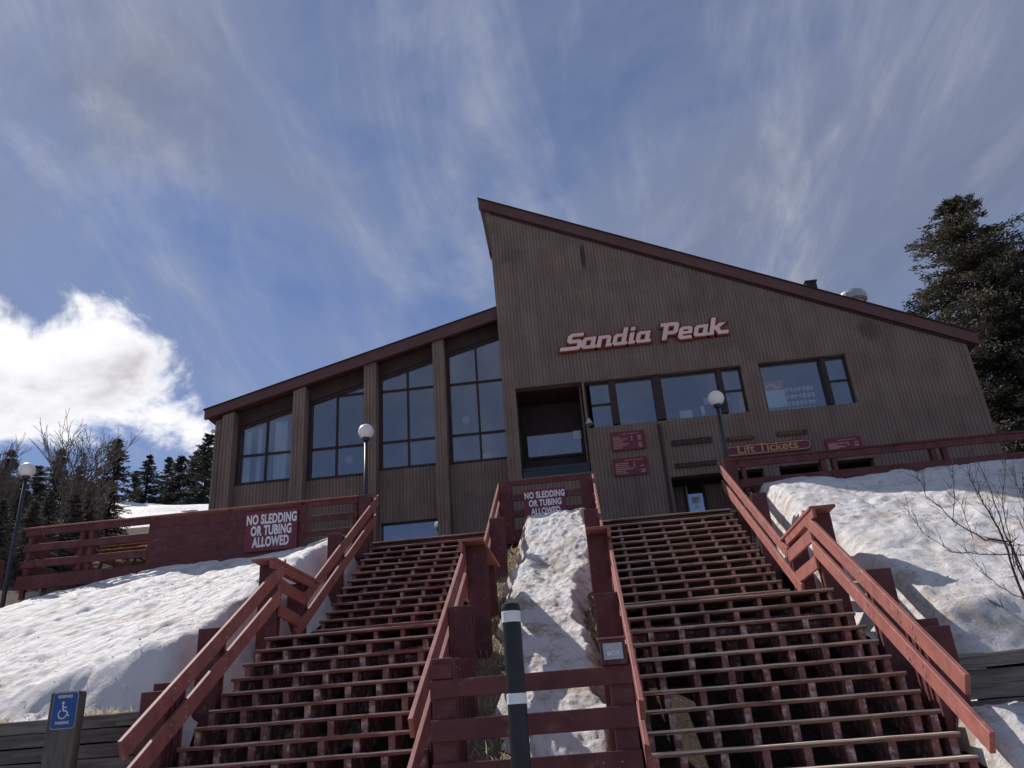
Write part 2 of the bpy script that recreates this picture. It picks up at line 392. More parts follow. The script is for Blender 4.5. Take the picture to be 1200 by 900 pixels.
M['snow_far'] = snow_mat('far_snow', (.55, .50, .45), .66, .80, .12)

def dirt_mat(name, a, b, c3):
    m = bpy.data.materials.new(name); m.use_nodes = True; N = NT(m.node_tree); m.node_tree.nodes.clear()
    pos = N.n('ShaderNodeNewGeometry').outputs['Position']
    f = N.noise(pos, 2.4, 9, .7, .4); f2 = N.noise(N.mapping(pos, (1, 1, 1)), 26, 6, .75, 1.2)
    c = N.mix(N.ss(f, .36, .64), a, b); c = N.mix(N.ss(f2, .50, .66), c, c3)
    bu = N.n('ShaderNodeBump', i_Strength=1.0, i_Distance=.06, i_Height=f2)
    p = N.n('ShaderNodeBsdfPrincipled', i_Base_Color=c, i_Roughness=.95, i_Normal=bu.outputs[0]); p.inputs['Specular IOR Level'].default_value = .1
    m.node_tree.links.new(p.outputs[0], N.n('ShaderNodeOutputMaterial').inputs[0]); return m
M['dirt'] = dirt_mat('thawed_dirt', (.13, .10, .078), (.26, .205, .15), (.55, .47, .36))
M['soil_dark'] = dirt_mat('shaded_soil', (.07, .055, .045), (.13, .10, .08), (.24, .195, .15))  # darker copy of the dirt, with shade put into its colour
M['asphalt'] = pmat('pale_bounce_road', (.30, .30, .31), .9, .2, .25, 3, .4, 60)  # unseen ground, made pale to bounce light onto the lodge front

# ------------------------------------------------------------------ terrain
DECK = 5.80
LOWY, LOWZ, TR, SL = 8.1557, 1.4426, .305, .6315
def nose(Y): return LOWZ + (Y-LOWY)*SL                 # line of the stair nosings
def stair_line(Y): return np.minimum(nose(Y), np.maximum(3.155, 3.684+(Y-13.62)*SL))
def mid_h(Y): return np.clip(.78+(Y-7.7)*.50, .1, 5.3)      # slope of the strip between the flights
def base_h(X, Y):
    s = np.clip(stair_line(Y)-1.05, 0, 4.7) * (sstep(-26, -15, X))
    walled = np.where((np.abs(X+.65) > 3.75) & (Y < 9.25), 0.0, s)          # the banks stop at the timber walls
    hill = sstep(19.5, 24, Y)*0 + np.clip(Y-20, 0, 50)*(.405-.0030*np.clip(X+47, 0, 32)*sstep(40, 65, Y))*sstep(-9.5, -13.5, X) + np.clip(Y-60, 0, 60)*.30*(1-sstep(-9.5, -13.5, X))
    hill = hill + np.where(Y > 70, np.clip(Y-70, 0, 200)*.06, 0)
    lo = np.where(X < -15, np.clip((Y-9)*.45, 0, 5.2), 0)
    return np.maximum(walled, lo) + np.where(Y > 20, hill, 0) + .10*fbm(X*.35, Y*.35)*np.clip((Y-9)/4, 0, 1)
xs = np.concatenate([np.linspace(-600, -62, 14), np.linspace(-60, -16, 45), np.linspace(-15.6, 14, 149), np.linspace(15, 60, 30), np.linspace(64, 600, 14)])
ys = np.concatenate([np.linspace(-300, -12, 10), np.linspace(-10, 7, 18), np.linspace(7.2, 18, 109), np.linspace(18.5, 90, 100), np.linspace(95, 900, 20)])
GX, GY = np.meshgrid(xs, ys, indexing='ij')
g = link('ground', grid_mesh('ground', GX, GY, base_h(GX, GY)), M['soil_dark']); tag(g, kind='structure')
pk = MB().poly([(-60, -40, .03), (60, -40, .03), (60, 5.6, .03), (-60, 5.6, .03)], [(0, 1, 2, 3)]).build('road', M['asphalt']); tag(pk, kind='structure')
# snow on the far ski slope
X, Y = np.meshgrid(np.linspace(-120, -11.8, 110), np.linspace(40, 130, 90), indexing='ij')
Z = base_h(X, Y) + .35*np.clip(fbm(X*.12+3, Y*.12)*4+.75, -1.2, 1) - .5*(1-sstep(40, 44, Y)) - .4*(1-sstep(-11.8, -13, X))
o = link('snow_slope', grid_mesh('snow_slope', X, Y, Z), M['snow_far']); tag(o, kind='structure')

def bank(name, x0, x1, topx, topz, mat, side, lipz, wallz, seed):
    """snow bank between the timber wall and the deck: a cut face above the wall, then an even slope"""
    n, m = 230, 190
    X, Y = np.meshgrid(np.linspace(x0, x1, n), np.linspace(9.12, 17.25, m), indexing='ij')
    zt = np.interp(X, topx, topz)
    lip = 9.95 + .35*fbm(X*.8+seed, X*0+seed, 4)
    lipz = (np.interp(X, [-16, -6.9, -5.4], [2.5, 2.55, 2.95]) if side < 0 else lipz) + .35*fbm(X*.5+seed*2, X*0+1, 3)
    t = np.clip((Y-lip)/(16.7-lip), 0, 1.05)
    z = lipz + (zt-lipz)*t + .10*np.sin(np.clip(t, 0, 1)*math.pi)
    face = sstep(0, 1, np.clip((Y-9.2)/(lip-9.2), 0, 1))
    z = np.where(Y < lip, wallz + (lipz-wallz)*face, z)
    z = z + (.30*fbm(X*.55+seed, Y*.5, 5) + .13*fbm(X*1.9, Y*1.3+seed, 5, .6) + .055*fbm(X*6, Y*4.2+seed, 4, .6))*sstep(9.2, 10.4, Y)*(1-.6*sstep(16, 17, Y))
    z = z - .05*np.maximum(0, fbm(X*3.1+9, Y*2.2+seed, 3)-.12)*8
    z = z + (.20*fbm(X*1.1+seed, Y*1.1+7, 5, .6) + .09*fbm(X*4.3+2, Y*4.3, 4, .6))*(1-sstep(9.6, 10.6, Y))*sstep(9.12, 9.3, Y)
    z = z + .05*np.abs(fbm(X*2.7+seed, Y*1.6, 5, .62))*2*sstep(9.6, 10.4, Y)*(1-.5*sstep(16, 17, Y))
    e = (X-x0) if side > 0 else (x1-X)                   # flank beside the stairs
    w = .55 + .25*fbm(Y*1.1+seed, Y*0, 4)
    drop = 1-sstep(.0, w, e)
    z = z - drop*(.75+.35*sstep(9, 14, Y))
    o = link(name, grid_mesh(name, X, Y, z), mat); tag(o, kind='structure'); SNOWPTS.append(np.stack([X, Y, z], -1).reshape(-1, 3)); return o
SNOWPTS = []
bank('snow_bank_left', -16.5, -4.72, [-16.5, -13.05, -11.93, -10.57, -9.2, -7.43, -6.47, -5.4, -4.6], [3.8, 4.72, 5.20, 5.44, 5.60, 5.58, 5.72, 5.92, 5.8], M['snow'], -1, 2.95, 2.16, 3.3)
bank('snow_bank_right', 3.48, 17, [3.4, 3.88, 4.74, 5.76, 6.85, 8.06, 9.26, 17], [5.9, 6.14, 6.2, 6.05, 6.16, 6.12, 6.1, 6.0], M['snow_right'], 1, 2.75, 2.10, 8.1)
# the ridge of packed snow between the two flights
X, Y = np.meshgrid(np.linspace(-1.66, .26, 96), np.linspace(7.75, 17.0, 320), indexing='ij')
cx = -.60 + .12*np.sin(Y*.9) + .35*fbm(Y*.8, Y*0+4, 4)
hw = .60 + .18*sstep(12, 16.5, Y) - .18*sstep(10, 8, Y) + .5*fbm(Y*1.7, Y*0+7, 5, .6)
prof = 1-sstep(.62, 1.0, np.abs(X-cx+.16*fbm(X*3, Y*3, 4))/np.maximum(hw, .2)*.85)
bz = mid_h(Y) + .12*fbm(X*2+1, Y*2, 4)
z = bz - .10 + prof*(.46 + .42*sstep(13.8, 16.4, Y) - .15*sstep(10, 8, Y)) + .28*fbm(X*1.6, Y*1.0, 4, .5)*prof + .08*fbm(X*5, Y*3.5, 5, .6) + .05*fbm(X*15, Y*13, 3, .6)
z = z + .55*sstep(8.4, 7.9, Y)*prof*0
o = link('snow_ridge', grid_mesh('snow_ridge', X, Y, z), M['snow_dirty']); tag(o, kind='structure')
X, Y = np.meshgrid(np.linspace(3.22, 11, 100), np.linspace(5.6, 8.96, 50), indexing='ij')
z = 1.62*sstep(5.6, 8.5, Y)*sstep(2.9, 3.35, X) + .35*fbm(X*.9, Y*.9, 5) + .12*fbm(X*4, Y*4, 4, .6) - .05
o = link('snow_heap', grid_mesh('snow_heap', X, Y, z), M['snow_dirty']); tag(o, kind='structure')
# thawed soil with straw on both sides of the ridge
X, Y = np.meshgrid(np.linspace(-1.72, .32, 60), np.linspace(7.4, 17.0, 220), indexing='ij')
bz2 = mid_h(Y) + .16*fbm(X*1.7+1, Y*1.7, 5) + .06*fbm(X*6, Y*6, 4, .6)
soil = link('soil_slope', grid_mesh('soil_slope', X, Y, bz2), M['dirt']); tag(soil, kind='structure')

# ------------------------------------------------------------------ timber retaining walls
def timber_wall(label, x0, x1, y, ztop, seed):
    t = thing('retaining_wall', label, 'wall', ((x0+x1)/2, y, 0)); r = random.Random(seed)
    h = .142; k = 0; z = ztop
    while z > -.05:
        x = x0 - (r.random()*1.6 if x0 < -8 else 0)
        while x < x1-.05:
            L = min(2.1+r.random()*.7, x1-x)
            if L < .25: break
            d = r.uniform(-.018, .018); zz = r.uniform(-.006, .004)
            n = max(2, int(L/.3)); mb = MB()
            prof = [(-.07, -.068), (-.06, -.07), (.07, -.07), (.07, .066), (-.058, .066), (-.07, .056)]
            P = []
            for i in range(n+1):
                w1, w2 = r.uniform(-.006, .006), r.uniform(-.005, .005)
                for a, b in prof: P.append((x+L*i/n, y+d+a+w1, z-h/2+zz+b+w2))
            F = [tuple(range(5, -1, -1)), tuple(n*6+i for i in range(6))]
            for i in range(n):
                for j in range(6): F.append((i*6+j, i*6+(j+1) % 6, (i+1)*6+(j+1) % 6, (i+1)*6+j))
            mb.poly(P, F).build('timber', M['timber'], t)
            x += L + .012
        z -= h+.006; k += 1
    return t
timber_wall('weathered grey timber retaining wall below the left snow bank', -14.5, -4.78, 9.08, 2.23, 4)
timber_wall('weathered grey timber retaining wall below the right snow bank', 3.62, 12.5, 9.02, 2.13, 5)

# ------------------------------------------------------------------ deck
dk = MB().box(-12.86, 15, 17.12, 22.0, DECK-.06, DECK).build('deck', M['timber']); tag(dk, kind='structure')
for a, b in ((-12.86, -4.72), (-1.68, .28), (3.3, 15)):
    MB().box(a, b, 17.06, 17.116, DECK-.30, DECK+.004).build('rim_board', M['maroon'], dk)
for x in (-12.4, -10, -7.3, -4.9, -1.4, .1, 3.6, 7, 10.5, 14):
    MB().box(x-.09, x+.09, 17.2, 17.38, 3.6, DECK-.064).build('deck_post', M['stringer'], dk)
MB().lathe([(.20, 0), (.20, .9)], (-12.5, 17.3, 4.55), 18).build('concrete_pier', M['concrete'], dk)

# ------------------------------------------------------------------ the lodge
YF = 21.7
lodge = thing('lodge_building', 'brown ribbed ski lodge with a steep shed roof, tall windows and red lettering', 'building', (3, YF, DECK))
pkx, pkz = at(566.5, 247, YF).x, at(566.5, 247, YF).z
kx, kz = at(575, 290, YF).x, at(575, 290, YF).z
wx0 = at(591, 490, YF).x; wx1 = 11.42
ev = at(1133, 401, YF)
rslope = (ev.z-pkz)/(ev.x-pkx)
def rooftop(x): return pkz + (x-pkx)*rslope
def lrflank(x):  # left edge of the tall wall flares out to the peak
    return kz + (x-kx)*(pkz-kz)/(pkx-kx)
def carve(z0, z1, x0, x1, ops):
    segs = [(z0, z1)]
    for (a, b, c, d) in ops:
        if b <= x0+1e-6 or a >= x1-1e-6: continue
        out = []
        for s0, s1 in segs:
            if d <= s0 or c >= s1: out.append((s0, s1)); continue
            if c > s0: out.append((s0, c))
            if d < s1: out.append((d, s1))
        segs = out
    return segs
def wall(name, parent, x0, x1, zb, ztopf, ops, y0, y1, mat, ribmat, period=.104, ribw=.054, proud=.021, bottomf=None):
    xb = sorted({x0, x1, *[v for o in ops for v in o[:2] if x0 < v < x1]})
    mb = MB()
    for a, b in zip(xb[:-1], xb[1:]):
        segs = carve(zb, 1e3, a, b, ops)
        for s0, s1 in segs:
            if s1 > 999: mb.prism_y([(a, s0), (b, s0), (b, ztopf(b)), (a, ztopf(a))], y0, y1)
            else: mb.box(a, b, y0, y1, s0, s1)
    w = mb.build(name, mat, parent)
    rb = MB(); n = int((x1-x0)/period)
    for i in range(n+1):
        a = x0 + (i+.2)*period; b = a+ribw
        if b > x1: break
        for s0, s1 in carve(zb, 1e3, a-.02, b+.02, ops):
            zt = s1 if s1 < 999 else min(ztopf(a), ztopf(b))-.005
            if zt-s0 < .05: continue
            ps = rb; q = proud*(1+.15*math.sin(i*2.3))
            ps.poly([(a-.012, y0-.001, s0), (b+.012, y0-.001, s0), (b, y0-q, s0), (a, y0-q, s0), (a-.012, y0-.001, zt), (b+.012, y0-.001, zt), (b, y0-q, zt), (a, y0-q, zt)],
                    [(0,1,2,3),(7,6,5,4),(3,2,6,7),(2,1,5,6),(0,3,7,4)])
    r = rb.build('siding_rib', ribmat, w); tag(r, kind='stuff')
    return w
# openings of the right block (x0, x1, z0, z1)
WT, WB = az(780, 437.5, YF), az(772, 493.5, YF)
def wx(px, py): return at(px, py, YF).x
EN = (wx(603.5, 455), wx(681.5, 449), az(650, 557, YF), az(642, 451.5, YF))
W1 = (wx(684, 450), wx(873, 455), WB, WT)
W2 = (wx(889, 430), wx(997, 440), az(955, 477, YF), az(940, 420, YF))
LZ = az(813, 556.7, YF)
R1 = (wx(787, 565), wx(851, 560), DECK, LZ)
R2 = (wx(861, 553), wx(895, 550), DECK, LZ)
R3 = (wx(913, 548), wx(962, 545), DECK, LZ)
R4 = (wx(973, 542), wx(1024, 538), DECK, LZ)
ops = [EN, W1, W2, R1, R2, R3, R4]
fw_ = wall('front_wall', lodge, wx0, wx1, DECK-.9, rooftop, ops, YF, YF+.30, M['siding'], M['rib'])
# the outward flare at the very top left
MB().prism_y([(wx0-.002, az(581, 366, YF)), (wx0-.002, rooftop(wx0)), (pkx, pkz), (kx, kz)], YF, YF+.3).build('flared_corner', M['siding'], lodge)
MB().prism_y([(kx-.05, kz-.3), (kx-.003, kz-.1), (pkx+.02, pkz-.05), (pkx-.09, pkz-.02)], YF-.04, YF+.34).build('corner_trim', M['fascia'], lodge)
MB().box(wx0, wx0+.3, YF+.302, YF+14, DECK-.9, rooftop(wx0)-.3).build('side_wall', M['siding'], lodge)
MB().box(wx1-.3, wx1, YF+.302, YF+14, DECK-.9, rooftop(wx1)-.2).build('side_wall', M['siding'], lodge)
MB().box(wx0, wx1, YF+14.002, YF+14.3, DECK-.9, rooftop(wx1)).build('back_wall', M['siding'], lodge)
# roof with its deep fascia
fh = .36
def slab(xa, za, xb, zb_, th): return [(xa, za), (xb, zb_), (xb, zb_+th), (xa, za+th)]
rx1 = wx(1143, 396)
MB().prism_y(slab(pkx-.12, rooftop(pkx-.12)+.03, rx1, rooftop(rx1)+.03, .22), YF+.03, YF+14.6).build('roof', M['fascia'], lodge)
MB().prism_y(slab(pkx-.14, rooftop(pkx-.14)-.02, rx1, rooftop(rx1)-.02, fh), YF-.13, YF+.028).build('fascia', M['fascia'], lodge)
MB().prism_y(slab(pkx-.16, rooftop(pkx-.16)+fh-.018, rx1+.02, rooftop(rx1+.02)+fh-.018, .03), YF-.17, YF+.05).build('drip_edge', M['frame'], lodge)
MB().prism_y(slab(wx0, rooftop(wx0)-.09, wx1, rooftop(wx1)-.09, .062), YF-.05, YF-.004).build('shadow_strip', M['soffit'], lodge)  # added dark strip, stands in for the shadow line below the fascia

def pane(parent, x0, x1, y, z0, z1, mat='glass'):
    return MB().box(x0, x1, y, y+.012, z0, z1).build('pane', M[mat], parent)
def member(parent, x0, x1, y0, y1, z0, z1, name='mullion'):
    return MB().box(x0, x1, y0, y1, z0, z1).build(name, M['frame'], parent)
def window(op, splits, label=None, depth=.16, fr=.055):
    """splits: list of (x0, x1, [z breaks]) of the lights between thick posts"""
    x0, x1, z0, z1 = op; y = YF+depth
    w = MB().box(x0+.003, x1-.003, y-.03, y+.07, z0+.003, z0+fr).box(x0+.003, x1-.003, y-.03, y+.07, z1-fr, z1-.003)
    w.box(x0+.003, x0+fr, y-.028, y+.068, z0+fr+.001, z1-fr-.001).box(x1-fr, x1-.003, y-.028, y+.068, z0+fr+.001, z1-fr-.001)
    wo = w.build('window', M['frame'], lodge)
    for i, (a, b, zs) in enumerate(splits):
        if i: member(wo, splits[i-1][1], a, YF+.01, y+.06, z0+fr+.002, z1-fr-.002)
        zz = [z0+fr] + zs + [z1-fr]
        for q in zs: member(wo, a+.001, b-.001, y-.012, y+.05, q-.028, q+.028, 'transom')
        for c, d in zip(zz[:-1], zz[1:]):
            pane(wo, a+.001, b-.001, y+.02, c+(.03 if c in zs else .001), d-(.03 if d in zs else .001))
    return wo
zm = (WT+WB)/2
w1 = window(W1, [(wx(693, 470), wx(715.5, 470), [zm+.02]), (wx(723, 465), wx(767, 465), []), (wx(777, 462), wx(843, 455), []), (wx(848.5, 452), wx(872, 452), [zm+.02])])
zm2 = (W2[2]+W2[3])/2
w2 = window(W2, [(W2[0]+.06, wx(967.5, 450), []), (wx(973.5, 450), W2[1]-.06, [zm2+.02])])
# things in the windows: poster and rows of print on the glass
yy = YF+.16+.05
pz0, pz1, px0, px1 = az(912, 474, YF), az(908, 442, YF), wx(899, 458), wx(922, 458)
ps = MB().box(px0, px1, yy+.006, yy+.014, pz0, pz0+(pz1-pz0)*.63).build('poster', M['paperwhite'], w2)
MB().box(px0, px1, yy+.006, yy+.014, pz0+(pz1-pz0)*.64, pz1).build('poster_header', M['redpanel'], w2)
mb = MB(); n = 9
for i in range(n):
    t0, t1 = i/n, (i+1)/n; f = lambda t: pz0+(pz1-pz0)*(.78+.07*math.sin(t*6.3))
    xa, xb = px0+.06+(px1-px0-.12)*t0, px0+.06+(px1-px0-.12)*t1
    mb.prism_y([(xa, f(t0)-.018), (xb, f(t1)-.018), (xb, f(t1)+.018), (xa, f(t0)+.018)], yy+.001, yy+.005)
mb.build('poster_wave', M['white'], w2)
mb = MB(); r = random.Random(2)
for row in range(4):
    z = az(940, 450+row*8.2, YF); x = wx(925+row*1.2, 452+row*8)
    for k in range(7):
        w = .085+r.random()*.03; hh = .11+r.random()*.03
        mb.lathe([(w*.36, 0), (w*.5, hh*.8), (w*.42, hh)], (x+k*.118+r.uniform(-.01, .01), yy+.14, z-hh*.6), 8)
g_ = mb.build('paper_cup', M['white'], w2); tag(g_, kind='stuff')
for row in range(4):
    z = az(940, 450+row*8.2, YF); x = wx(925+row*1.2, 452+row*8)
    MB().box(x-.06, x+.82, yy+.06, yy+.24, z-.12, z-.1).build('shelf', M['soffit'], w2)
# clutter on the sill inside the first window
for (pxa, pxb, pya, pyb, mt) in ((797, 812, 478, 489, 'paperwhite'), (825, 833, 462, 470, 'noticegrey'), (822, 826, 472, 483, 'white'), (849, 857, 462, 465, 'gold')):
    MB().box(wx(pxa, pya), wx(pxb, pya), yy+.05, yy+.12, az(pxa, pyb, YF), az(pxa, pya, YF)).build('sill_clutter', M[mt], w1)
# rooms behind the glass
def room(x0, x1, y0, y1, z0, z1, mat='interior'):
    mb = MB(); t = .05
    mb.box(x0, x1, y1, y1+t, z0, z1); mb.box(x0, x1, y0, y1-.002, z0-t, z0-.002); mb.box(x0, x1, y0, y1-.002, z1+.002, z1+t)
    mb.box(x0-t, x0-.002, y0, y1, z0, z1); mb.box(x1+.002, x1+t, y0, y1, z0, z1)
    return mb.build('room', M[mat], lodge)
room(W1[0]-.1, wx1-.5, YF+.32, YF+6, 8.5, 11.15)
# recessed balcony
yb = YF+1.5
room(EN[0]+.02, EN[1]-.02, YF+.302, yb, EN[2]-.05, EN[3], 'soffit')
MB().box(EN[0]+.02, EN[1]-.02, yb-.08, yb-.01, EN[2], EN[3]-.02).build('recess_wall', M['frame'], lodge)
bz0, bz1 = az(650, 535, yb), az(646, 511, yb)
bw = MB().box(wx(617, 525)-.08, wx(685, 520)+.05, yb-.14, yb-.082, bz0-.07, bz1+.07).build('balcony_window', M['frame'], lodge)
pane(bw, ax(619, 525, yb), ax(681, 520, yb), yb-.156, bz0, bz1)
MB().box(ax(672, 512, yb), ax(681, 512, yb), yb-.165, yb-.159, az(677, 517, yb), az(675, 507, yb)).build('notice', M['paperwhite'], bw)
gl = MB().box(EN[0]+.02, EN[1]-.02, YF+.20, YF+.24, az(650, 543, YF), az(650, 546.5, YF)-.005).build('balcony_rail', M['metalpole'], lodge)
MB().box(EN[0]+.03, EN[1]-.03, YF+.21, YF+.225, EN[2]+.03, az(650, 547, YF)).build('balcony_panel', glass_mat('smoky_panel', (.35, .35, .36), .02), lodge)
# ground-floor recesses with door and ticket windows
for q in (R1, R2, R3, R4):
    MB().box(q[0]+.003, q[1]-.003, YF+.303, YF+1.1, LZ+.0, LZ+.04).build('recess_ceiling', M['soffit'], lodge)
yr = YF+1.1
MB().box(R1[0]-.25, R4[1]+.4, yr, yr+.1, DECK-.1, LZ+.05).build('recess_wall', M['siding'], lodge)
mb = MB(); x = R1[0]
while x < R4[1]:
    mb.box(x, x+.05, yr-.028, yr-.001, DECK, LZ-.002); x += .104
tag(mb.build('siding_rib', M['rib'], lodge), kind='stuff')
dx0, dx1 = ax(801.5, 578, yr), ax(826, 576, yr); dzt = az(812, 562.5, yr)
dr = MB().box(dx0, dx1, yr-.10, yr-.032, DECK, dzt).build('door', M['frame'], lodge)
MB().box(dx0+.09, dx1-.10, yr-.115, yr-.102, DECK+.2, dzt-.12).build('door_pane', glass_mat('door_glass', (.55, .6, .66), .30), dr)
MB().box(dx0+.06, dx0+.088, yr-.112, yr-.102, DECK+.12, dzt-.06).build('door_edge', M['palegrey'], dr)
MB().box(ax(810, 590, yr), ax(821, 590, yr), yr-.124, yr-.118, az(815, 591.5, yr), az(813, 583, yr)).build('notice', M['white'], dr)
o = MB(); 
for k in range(3): o.box(ax(811.5, 590, yr), ax(819.5, 590, yr)-.03*k, yr-.127, yr-.1245, az(815, 586+k*1.9, yr), az(815, 585.2+k*1.9, yr))
o.build('notice_print', M['frame'], dr)
MB().prism_y([(ax(816.5, 594.5, yr)+.055*math.cos(a*math.pi/8), az(816.5, 594.5, yr)+.055*math.sin(a*math.pi/8)) for a in range(16)], yr-.123, yr-.118).build('round_sticker', M['white'], dr)
for q in (R2, R3, R4):
    t = MB().box(q[0]+.15, q[1]-.15, yr-.08, yr-.031, DECK+.9, LZ-.28).build('ticket_window', M['frame'], lodge)
    xm = (q[0]+q[1])/2
    pane(t, q[0]+.22, xm-.03, yr-.094, DECK+.97, LZ-.36, 'glass_clear'); pane(t, xm+.03, q[1]-.22, yr-.094, DECK+.97, LZ-.36, 'glass_clear')

# ---- left wing: sloping eave, ribbed piers, tall glazing
YL = 22.05
wing = thing('lodge_wing', 'left wing of the lodge with four tall window bays under a sloping eave', 'building', (-7, YL, DECK))
yfas = 21.92
lA, lB = at(240, 480.5, yfas), at(580, 361, yfas)
ls = (lB.z-lA.z)/(lB.x-lA.x)
def ltop(x): return lA.z + (x-lA.x)*ls
XR = wx0-.003
MB().prism_y([(lA.x, ltop(lA.x)-.30), (XR, ltop(XR)-.40), (XR, ltop(XR)), (lA.x, ltop(lA.x))], yfas, yfas+.12).build('fascia', M['fascia'], wing)
MB().prism_y([(lA.x-.04, ltop(lA.x-.04)+.002), (XR, ltop(XR)+.002), (XR, ltop(XR)+.03), (lA.x-.04, ltop(lA.x-.04)+.03)], yfas-.04, yfas+.13).build('drip_edge', M['frame'], wing)
MB().prism_y([(lA.x, ltop(lA.x)-.22), (XR, ltop(XR)-.22), (XR, ltop(XR)-.02), (lA.x, ltop(lA.x)-.02)], yfas+.122, yfas+13).build('roof', M['fascia'], wing)
def ceil_(x): return ltop(x)-.36
YG = YL+.42                                    # glazing line
# piers
piers = [(263.5, 275.5, 530), (345, 359, 520), (426.3, 440.5, 470), (508.5, 522, 470)]
px_ = []
for a, b, py in piers:
    x0, x1 = ax(a-.2, py, YL), ax(b, py, YL)
    if not px_: x0, x1 = ax(257.5, 530, YL), ax(271, 530, YL)
    elif len(px_) == 1: x0, x1 = ax(341, 520, YL), ax(355.5, 520, YL)
    px_.append((x0, x1))
    wall('pier', wing, x0, x1, DECK-.9, lambda x: ceil_(x)+.02, [], YL, YG+.05, M['siding'], M['rib'])
xL = ax(245, 560, YL)
wall('end_wall', wing, xL, px_[0][0]-.002, DECK-.9, lambda x: ceil_(x)-.02, [], YL+.12, YL+.45, M['siding'], M['rib'])
MB().box(xL, xL+.2, YL+.452, YL+12, DECK-.9, ceil_(xL)-.05).build('side_wall', M['siding'], wing)
bays = [(px_[0][1], px_[1][0]), (px_[1][1], px_[2][0]), (px_[2][1], px_[3][0]), (px_[3][1], XR)]
mulpx = [(313, 520), (395.3, 500), (478.3, 470), (560.5, 470)]
sills = [az(310, 566, YG), az(400, 559.5, YG), az(478, 548.5, YG), az(562, 541, YG)]
trans = [az(310, 532.5, YG), az(395, 524.5, YG), az(478, 516.5, YG), az(562, 508, YG)]
trans2 = [None, az(395, 464.5, YG), az(478, 456.5, YG), az(560, 448, YG)]
hd = [.0, .0, .0, .0]
for i, (x0, x1) in enumerate(bays):
    x0 += .002; x1 -= .002
    # lower ribbed panel
    oo = []
    if i == 2: oo = [(x0+.05, x1-.05, DECK, az(480, 611, YG))]
    wall('lower_panel', wing, x0, x1, DECK-.9, lambda x, s=sills[i]: s-.02, oo, YG-.05, YG+.10, M['siding'], M['rib'])
    # sloped header under the soffit
    drop = .52
    hz = lambda x: ceil_(x)-drop+.14
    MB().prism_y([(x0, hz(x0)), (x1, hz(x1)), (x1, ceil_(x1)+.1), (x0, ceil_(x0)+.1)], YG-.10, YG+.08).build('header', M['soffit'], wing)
    wi = MB().prism_y([(x0, hz(x0)-.10), (x1, hz(x1)-.10), (x1, hz(x1)-.002), (x0, hz(x0)-.002)], YG-.06, YG+.04)
    wi.box(x0, x1, YG-.08, YG+.05, sills[i]-.018, sills[i]+.05)
    wi.prism_y([(x0, sills[i]+.052), (x0+.10, sills[i]+.052), (x0+.10, hz(x0+.1)-.102), (x0, hz(x0)-.102)], YG-.05, YG+.04)
    wi.prism_y([(x1-.06, sills[i]+.052), (x1, sills[i]+.052), (x1, hz(x1)-.102), (x1-.06, hz(x1-.06)-.102)], YG-.05, YG+.04)
    wo = wi.build('window', M['frame'], wing)
    xm = ax(mulpx[i][0], mulpx[i][1], YG)
    gx0, gx1 = x0+.10, x1-.06; zt = lambda x: hz(x)-.10
    MB().prism_y([(xm-.03, sills[i]+.052), (xm+.03, sills[i]+.052), (xm+.03, zt(xm+.03)-.002), (xm-.03, zt(xm-.03)-.002)], YG-.045, YG+.035).build('mullion', M['frame'], wo)
    levels = [sills[i]+.05, trans[i]] + ([trans2[i]] if trans2[i] else [])
    for a, b in ((gx0, xm-.031), (xm+.031, gx1)):
        for q in levels[1:]: member(wo, a+.001, b-.001, YG-.035, YG+.03, q-.035, q+.035, 'transom')
        for j, q in enumerate(levels):
            lo = q + (.036 if j else .001)
            if j+1 < len(levels): MB().box(a+.001, b-.001, YG, YG+.012, lo, levels[j+1]-.036).build('pane', M['glass'], wo)
            else: MB().prism_y([(a+.001, lo), (b-.001, lo), (b-.001, zt(b)-.004), (a+.001, zt(a)-.004)], YG, YG+.012).build('pane', M['glass'], wo)
    if i == 2:
        lw = MB().box(oo[0][0]+.003, oo[0][1]-.003, YG-.02, YG+.09, oo[0][3]-.06, oo[0][3]-.003).build('low_window', M['frame'], wing)
        MB().box(oo[0][0]+.01, oo[0][1]-.01, YG+.01, YG+.022, DECK+.05, oo[0][3]-.062).build('pane', M['glass_clear'], lw)
# dim hall behind the glazing
mb = MB(); x0, x1 = xL+.25, XR-.05
mb.box(x0, x1, YG+7, YG+7.1, DECK, ceil_(x1)); mb.box(x0, x1, YG+.3, YG+6.99, 8.0, 8.06); mb.box(x0, x1, YG+.3, YG+6.99, DECK-.06, DECK-.004)
mb.prism_y([(x0, ceil_(x0)-.3), (x1, ceil_(x1)-.3), (x1, ceil_(x1)-.25), (x0, ceil_(x0)-.25)], YG+.3, YG+6.99)
mb.build('hall', M['interior'], wing)
# pale curtains behind the first bay, tables and chairs back in the hall
for (pa, pb) in ((283.5, 290), (298, 303), (318, 333)):
    x = ax(pa, 530, YG); xe = ax(pb, 530, YG); mb = MB(); k = 0; P = []
    n = max(4, int((xe-x)/.04))
    for i in range(n+1):
        yq = YG+.22+.025*math.sin(i*1.9); P += [(x+(xe-x)*i/n, yq, sills[0]+.02), (x+(xe-x)*i/n, yq, ceil_(x)-.5)]
    mb.poly(P, [(2*i, 2*i+2, 2*i+3, 2*i+1) for i in range(n)])
    mb.build('curtain', M['paperwhite'], wing)
# soffit lamp at the wing's left end
MB().lathe([(.03, 0), (.07, .03), (.05, .11)], (ax(250, 505, YL)-.02, YL+.02, az(250, 507, YL)), 12).build('corner_lamp', M['white'], wing)

